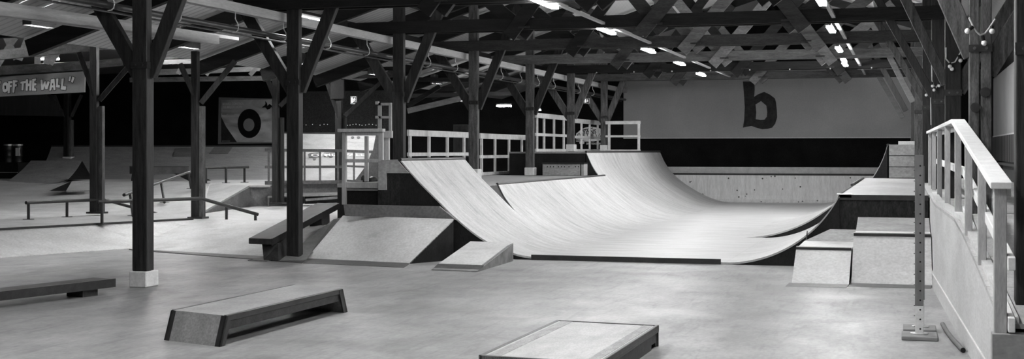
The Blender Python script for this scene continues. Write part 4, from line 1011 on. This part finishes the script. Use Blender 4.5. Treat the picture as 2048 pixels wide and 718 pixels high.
# sloping bench climbing the bank beside the second post
sb = thing('sloping_bench', 'dark wooden bench on two block legs sloping up the bank beside the second post', 'bench', onZ(545, 520, 0))
n0, n1 = onD(497, 476.3, 19.5), onD(543.5, 478, 19.4); f1 = onD(678, 406.5, 23.2); f0 = onD(634, 405.5, 23.4)
dn = V((0, 0, -.085))
MB().hexa([x + dn for x in (n0, n1, f1, f0)], [n0, n1, f1, f0]).build('seat_beam', surf('bench_top', .012, .05, (2, .5, 1), 4, .45, .4, .3, 40), sb, bev=.008)
el = n1 - n0; el.z = 0; el.normalize(); ed = (f1 - n1).normalized()
MB().beam(n1 - V((0, 0, .045)), f1 - V((0, 0, .045)), .02, .1).build('steel_edge', steel, sb)
b0, b1 = onZ(527.5, 520.5, .012), onZ(557, 521.5, .012); b2 = onZ(577, 513, .012); b3 = b0 + (b2 - b1)
t0_, t1_ = onD(524, 487, 19.62), onD(556, 488, 19.6); up_ = (b2 - b1)
MB().hexa([b0, b1, b2, b3], [t0_, t1_, t1_ + up_ * .9 + T * .06, t0_ + up_ * .9 + T * .06]).build('block_leg', stain, sb)
MB().box((min(b0.x, b3.x) - .02, min(b0.y, b1.y) - .04, .0), (b2.x + .05, b2.y + .03, .014)).build('foot_plate', ply_g, sb)
b0, b1 = onD(620.5, 468, 22.5), onD(644, 468, 22.5); b2 = onD(660, 449, 23.1); b2.z = b0.z; b3 = b0 + (b2 - b1)
t0_, t1_ = onD(618, 446, 22.5), onD(643, 444, 22.5); t0_.z = t1_.z = onD(640, 434, 22.5).z
MB().hexa([b0, b1, b2, b3], [t0_, t1_, t1_ + (b2 - b1) + T * .06, t0_ + (b2 - b1) + T * .06]).build('block_leg', stain, sb)
MB().box((b0.x - .04, b0.y - .05, b0.z - .02), (b2.x + .04, b2.y + .03, b0.z)).build('foot_plate', ply_g, sb)

# two stepped bank boxes on the right
for nm_, lab, px in (('bank_box', 'lower pale plywood bank box with a steel lip, left of the taller one', (1582, 1703, 562, 1591, 1703.5, 498, 16.8, 482, 18.1, 459, 19.0)), ('bank_box', 'taller pale plywood bank box with a steel lip beside the ramp wall', (1704, 1870, 563, 1705, 1867, 470.5, 16.7, 461, 17.6, 434, 18.8))):
    x0, x1, yb0, x2, x3, yt, Dt_, ys, Ds, yp, Dp = px
    t = thing(nm_, lab, 'skate ramp', onZ((x0 + x1) / 2, yb0, 0))
    Yb = 16.35
    a, b = onZ(x0, yb0 + 6, .01), onZ(x1, yb0 + 6, .01); Yb = (a.y + b.y) / 2; a.y = b.y = Yb
    c, d_ = onD(x2, yt, Dt_), onD(x3, yt, Dt_); zt_ = (c.z + d_.z) / 2; Yt = (c.y + d_.y) / 2
    if x0 > 1650: a.x = c.x = onZ(1704, 565, 0).x
    xr_ = min(b.x, d_.x) if x0 < 1650 else .288
    A0, B0 = V((a.x, Yb, .01)), V((xr_, Yb, .01)); C0, D0 = V((xr_, Yt, zt_)), V((c.x if x0 < 1650 else a.x, Yt, zt_))
    MB().sheet([A0, D0], [B0, C0], (0, .02, -.02)).build('front_bank', ply_b, t)
    Y2_ = onD(1700, ys, Ds).y; Z2_ = zt_ + .004
    E0, F0 = V((D0.x, Y2_, Z2_)), V((xr_, Y2_, Z2_))
    MB().sheet([D0, E0], [C0, F0], (0, 0, -.02)).build('top_panel', ply_b, t)
    Y3_ = min(18.93, onD(1700, yp, Dp).y); zp = onY(1700, yp, Y3_).z
    if x0 < 1650:
        G0, H0 = V((onY(1660, yp, Y3_).x, Y3_, zp)), V((xr_, Y3_, zp))
    else: G0, H0 = V((E0.x, Y3_, zp)), V((xr_, Y3_, zp))
    MB().sheet([E0, G0], [F0, H0], (0, .02, -.02)).build('back_panel', ply_m, t)
    MB().beam(D0 + T * .002, C0 + T * .002, .05, .035).build('coping', steel, t)
    MB().beam(D0 + T * .02 + V((0, .05, 0)), C0 + T * .02 + V((0, .05, 0)), .06, .012).build('lip_strip', bright_steel, t)
    for X_ in (A0.x, xr_):
        sg_ = .012 if X_ == A0.x else -.012
        pl = [V((X_, Yb, 0)), V((X_ if X_ == xr_ else D0.x, Yt, zt_ - .025)), V((X_ if X_ == xr_ else D0.x, Y2_, zt_ - .025)), V((X_ if X_ == xr_ else D0.x, Y3_, zp - .03)), V((X_ if X_ == xr_ else D0.x, Y3_, 0))]
        MB().prism([p + V((sg_, 0, 0)) for p in pl], (sg_, 0, 0)).build('side_panel', black if x0 < 1650 else ply_b, t)
    st_ = MB().prism([V((A0.x - .03, Yb + .01, .0)), V((A0.x - .03, Yb + .01, .014)), V((A0.x - .05, Yb - .3, .002)), V((A0.x - .05, Yb - .3, 0))], (xr_ - A0.x + .03, 0, 0)).build('metal_foot_strip', steel_g, t)

# ================================================================== ACCESS RAMP WITH HANDRAIL (right)
def WX(Y): return .30 + (16.4 - Y) * .0345 if Y < 16.4 else .30
ar = thing('access_ramp', 'pale plywood access ramp with plank deck rising along the right side', 'ramp', (1.2, 12, 0))
prof = [(8.75, .52), (10.8, .77), (12.6, .965), (19.2, .985)]
wall = [(y, WX(y)) for y in (8.75, 10.8, 12.6, 16.4, 19.2)]
zt = lambda y: .52 + (y - 8.75) * .1222 if y < 10.8 else (.77 + (y - 10.8) * .1083 if y < 12.6 else .965 + (y - 12.6) * .003)
MB().sheet([(x, y, 0) for y, x in wall], [(x, y, zt(y)) for y, x in wall], (.025, 0, 0)).build('side_wall', ply_wall, ar)
MB().sheet([(x - .012, y, 0) for y, x in wall], [(x - .006, y, .16) for y, x in wall], (.01, 0, 0)).build('skirting', ply_wall, ar)
MB().sheet([(x - .014, y, .158) for y, x in wall], [(x - .014, y, .17) for y, x in wall], (.013, 0, 0)).build('skirting_edge', white, ar)
ys_ = [8.75 + i * (19.2 - 8.75) / 40 for i in range(41)]
for i in range(0, 40, 4):
    y0, y1 = ys_[i], ys_[i + 4] - .012
    pts = [y for y in (y0, y1)]
    MB().sheet([(WX(y) - .0, y, zt(y)) for y in pts], [(2.45, y, zt(y)) for y in pts], (0, 0, .03)).build('deck_board', plank, ar)
MB().sheet([(x + .03, y, zt(y) + .03) for y, x in wall], [(x + .1, y, zt(y) + .03) for y, x in wall], (0, 0, .04)).build('curb_rail', rail_wood, ar)
MB().box((.5, 8.6, 0), (2.45, 8.75, .5)).build('end_panel', ply_m, ar)
MB().box((.285, 19.21, 0), (2.45, 31, .975)).build('deck_body', blacks, ar)
MB().box((.285, 19.21, .976), (2.45, 31, 1.012)).build('deck_board', plank, ar)
MB().box((.62, 4.5, 0), (2.45, 8.55, .29)).build('landing_body', ply_m, ar)
for i in range(5): MB().box((.6 + i * .37, 4.5, .291), (.6 + i * .37 + .36, 8.58, .325)).build('landing_board', plank, ar)

hr = thing('handrail', 'pale timber handrail with upright balusters along the access ramp at the right', 'railing', (.5, 9, .4))
hp = [(2000, 8.2), (1964, 9.96), (1937, 11.2), (1916, 12.75), (1895, 14.7), (1879, 17.4), (1868, 20.5), (1860, 23.4)]
ztops = [1.40, 1.585, 1.73, 1.885, 1.895, 1.905, 1.915, 1.925]
zbot = [.0, .32, .53, .64, .66, .68, .99, .99]
RP = []
for (x, D), ztp, zb_ in zip(hp, ztops, zbot):
    c = onD(x, 302, D); RP.append(V((c.x, c.y, ztp)))
    w = .075 if D < 9 else .06
    MB().box((c.x - w / 2, c.y - .045, zb_ if D > 9 else .0), (c.x + w / 2, c.y + .045, ztp)).build('baluster', batten, hr, bev=.004)  # darker wood here stands for shade on the balusters' front faces
T_ = V((0, 0, .02))
k0 = RP[0] + (RP[0] - RP[1]).normalized() * .12
seg = [k0, RP[3]], [RP[3], RP[7]]
def flat_rail(pts, w, h, name, off=V((0, 0, 0))):
    A_, B_ = [], []
    for i, p in enumerate(pts):
        A_.append(p + V((-w / 2, 0, 0)) + off); B_.append(p + V((w / 2, 0, 0)) + off)
    return MB().sheet(A_, B_, (0, 0, h)).build(name, lit_rail_wood, hr, bev=.004)
flat_rail([k0, RP[3], RP[7]], .125, .042, 'top_rail')
flat_rail([RP[0] - V((0, 0, .06)), RP[3] - V((0, 0, .06)), RP[7] - V((0, 0, .06))], .03, .05, 'under_rail', V((.05, 0, 0)))
mz = [p - V((0, 0, .5)) for p in RP]; me_ = mz[0] + (mz[0] - mz[3]).normalized() * .1
flat_rail([me_, mz[3], mz[7]], .045, .08, 'mid_rail', V((.06, 0, 0)))
bz2 = [p - V((0, 0, .88)) for p in RP[:4]]; be_ = bz2[0] + (bz2[0] - bz2[3]).normalized() * .1
flat_rail([be_, bz2[3]], .04, .09, 'bottom_rail', V((.06, 0, 0)))

# counter behind the railing on the right wall
p, q = onD(1982, 322, 27), onD(2030, 348, 27)
t = thing('counter', 'dark counter with a shelf standing on the deck by the right wall', 'counter', (2.1, 27, 1.0))
MB().box((1.85, 25.5, 1.33), (2.44, 30, 1.38)).build('worktop', black, t); MB().box((1.95, 25.6, 1.02), (2.44, 29.9, 1.33)).build('body', blacks, t)
MB().box((1.9, 25.5, 1.02), (1.96, 25.6, 1.33)).build('leg', ply_g, t)
c = V((2.15, 26.2, 1.38)); t = thing('bottle', 'small dark bottle standing on the counter by the right wall', 'bottle', c)
MB().lathe(c, [(.04, 0), (.04, .14), (.02, .18), (.018, .24)], 12).build('body', steel, t, smooth=True)
MB().lathe(c + V((0, 0, .24)), [(.02, 0), (.02, .02)], 10).build('cap', white, t)

# jump-height stands
for (x0, x1, yf, xp, lab, fx) in ((1803, 1876, 682, 1838.5, 'front jump-height stand with a perforated post on a square base', 0), (1806, 1873, 667, 1841, 'rear jump-height stand, its base just behind the front one', 1)):
    a, b = onZ(x0, yf, 0), onZ(x1, yf, 0); yc = (a.y + b.y) / 2
    w = (b.x - a.x); cx_ = (a.x + b.x) / 2; cy = yc + .2
    t = thing('height_stand', lab, 'height stand', (cx_, cy, 0), 'jump-height stands')
    MB().box((a.x, yc, .0), (b.x, yc + .36, .035)).build('base_board', surf('base_board_ply', .16, .24), t, bev=.006)
    pc = onY(xp, 302, cy).x
    MB().lathe((pc, cy, .035), [(.075, 0), (.075, .008), (.03, .014)], 24).build('flange', bright_steel, t, smooth=True)
    MB().box((pc - .034, cy - .02, .04), (pc + .034, cy + .02, .28)).build('sleeve', rail_wood, t, bev=.003)
    MB().box((pc - .036, cy - .024, .28), (pc + .036, cy + .016, 1.585 - fx * .1)).build('post', surf('stand_wood', .11, .2, (3, 3, .5), 5, .6), t, bev=.003)
    for i in range(18):
        z = .08 + i * .083; o_ = -.0255 if z > .28 else -.0215
        if z < 1.5 - fx * .1: MB().tube([(pc + .008, cy + o_, z), (pc + .008, cy + o_ - .002, z)], .008, 8).build('peg_hole', black, t)
    for i in range(16):
        z = .1 + i * .09
        if z < 1.5 - fx * .1: MB().tube([(pc - .034, cy, z), (pc - .046, cy, z)], .004, 6).build('peg', steel_g, t)
# loose tube on the floor
pts = [onZ(x, y, .022) for x, y in ((1885, 648), (1893, 662), (1906, 679), (1926, 700))]
t = thing('rubber_tube', 'short dark tube lying on the floor beside the ramp wall', 'tube', pts[1])
MB().tube(pts, .02, 10).build('tube', surf('tube_grey', .1, .14), t, smooth=True)
MB().tube([pts[-1], pts[-1] + (pts[-1] - pts[-2]).normalized() * .012], .0205, 10).build('end_cap', black, t)

# festoon bulbs on the right posts
def festoon(label, D, cable, bulbs, r):
    t = thing('festoon_lights', label, 'string lights', onD(*cable[0], D))
    P = []
    for i in range(len(cable) - 1):
        for j in range(4): P.append(onD(cable[i][0] + (cable[i + 1][0] - cable[i][0]) * j / 4, cable[i][1] + (cable[i + 1][1] - cable[i][1]) * j / 4, D))
    P.append(onD(*cable[-1], D)); MB().tube(P, .009, 6).build('cable', rail_wood, t, smooth=True)
    for bx, by, sx, sy in bulbs:
        c = onD(bx, by, D - .02); s = onD(sx, sy, D - .01)
        k = MB().ball(c, r, 10).build('bulb', letter, t, smooth=True)
        MB().tube([c + (s - c) * .3, s], r * .62, 8).build('socket', black, k)
festoon('festoon of three white bulbs looped across the broad right-hand post', RPOS[1][1] * cs - RPOS[1][0] * sn - .12, [(1938, 35), (1946, 52), (1953, 63), (1960, 70), (1970, 67), (1979, 55), (1990, 38)], [(1935, 62, 1946, 54), (1984, 62.5, 1984, 52), (1968.5, 86, 1965, 72)], .028)
festoon('festoon of bulbs on the dark post left of the broad one', RPOS[2][1] * cs - RPOS[2][0] * sn - .12, [(1892, 95), (1892, 118), (1900, 127), (1910, 124), (1921, 105), (1926, 88)], [(1921, 121, 1917, 110), (1904, 138, 1902, 128), (1900, 133, 1900, 126)], .026)
festoon('festoon of three small bulbs hanging behind the top of the handrail', RPOS[3][1] * cs - RPOS[3][0] * sn - .15, [(1863, 115), (1864, 160), (1867, 170), (1872, 176), (1878, 166)], [(1865, 172, 1864, 164), (1878, 171.5, 1877, 165), (1868, 180, 1870, 174)], .024)
festoon('single bulb on a cable at the narrow brown right-hand post', RPOS[4][1] * cs - RPOS[4][0] * sn - .12, [(1862, 250), (1861, 195), (1858, 190)], [(1852.5, 190, 1859, 190)], .028)

# ================================================================== CAMERA, WORLD, VIEW
cd = bpy.data.cameras.new('camera'); co = bpy.data.objects.new('camera', cd); COL.objects.link(co)
co.location = CAMP; co.rotation_euler = (math.radians(90), 0, PSI)
cd.sensor_width = 36; cd.lens = FP / 2048 * 36; cd.shift_y = -(359 - HY) / 2048; cd.clip_end = 200; cd.clip_start = .05
SC.camera = co
w = bpy.data.worlds.new('world'); SC.world = w; w.use_nodes = True
w.node_tree.nodes['Background'].inputs[0].default_value = g(.5); w.node_tree.nodes['Background'].inputs[1].default_value = .1
SC.view_settings.view_transform = 'Standard'; SC.view_settings.look = 'None'; SC.view_settings.gamma = 1; SC.view_settings.use_curve_mapping = False
SC.view_settings.exposure = 0.15
SC.cycles.use_denoising = True
SC.cycles.max_bounces = 6; SC.cycles.diffuse_bounces = 4; SC.cycles.sample_clamp_indirect = 4
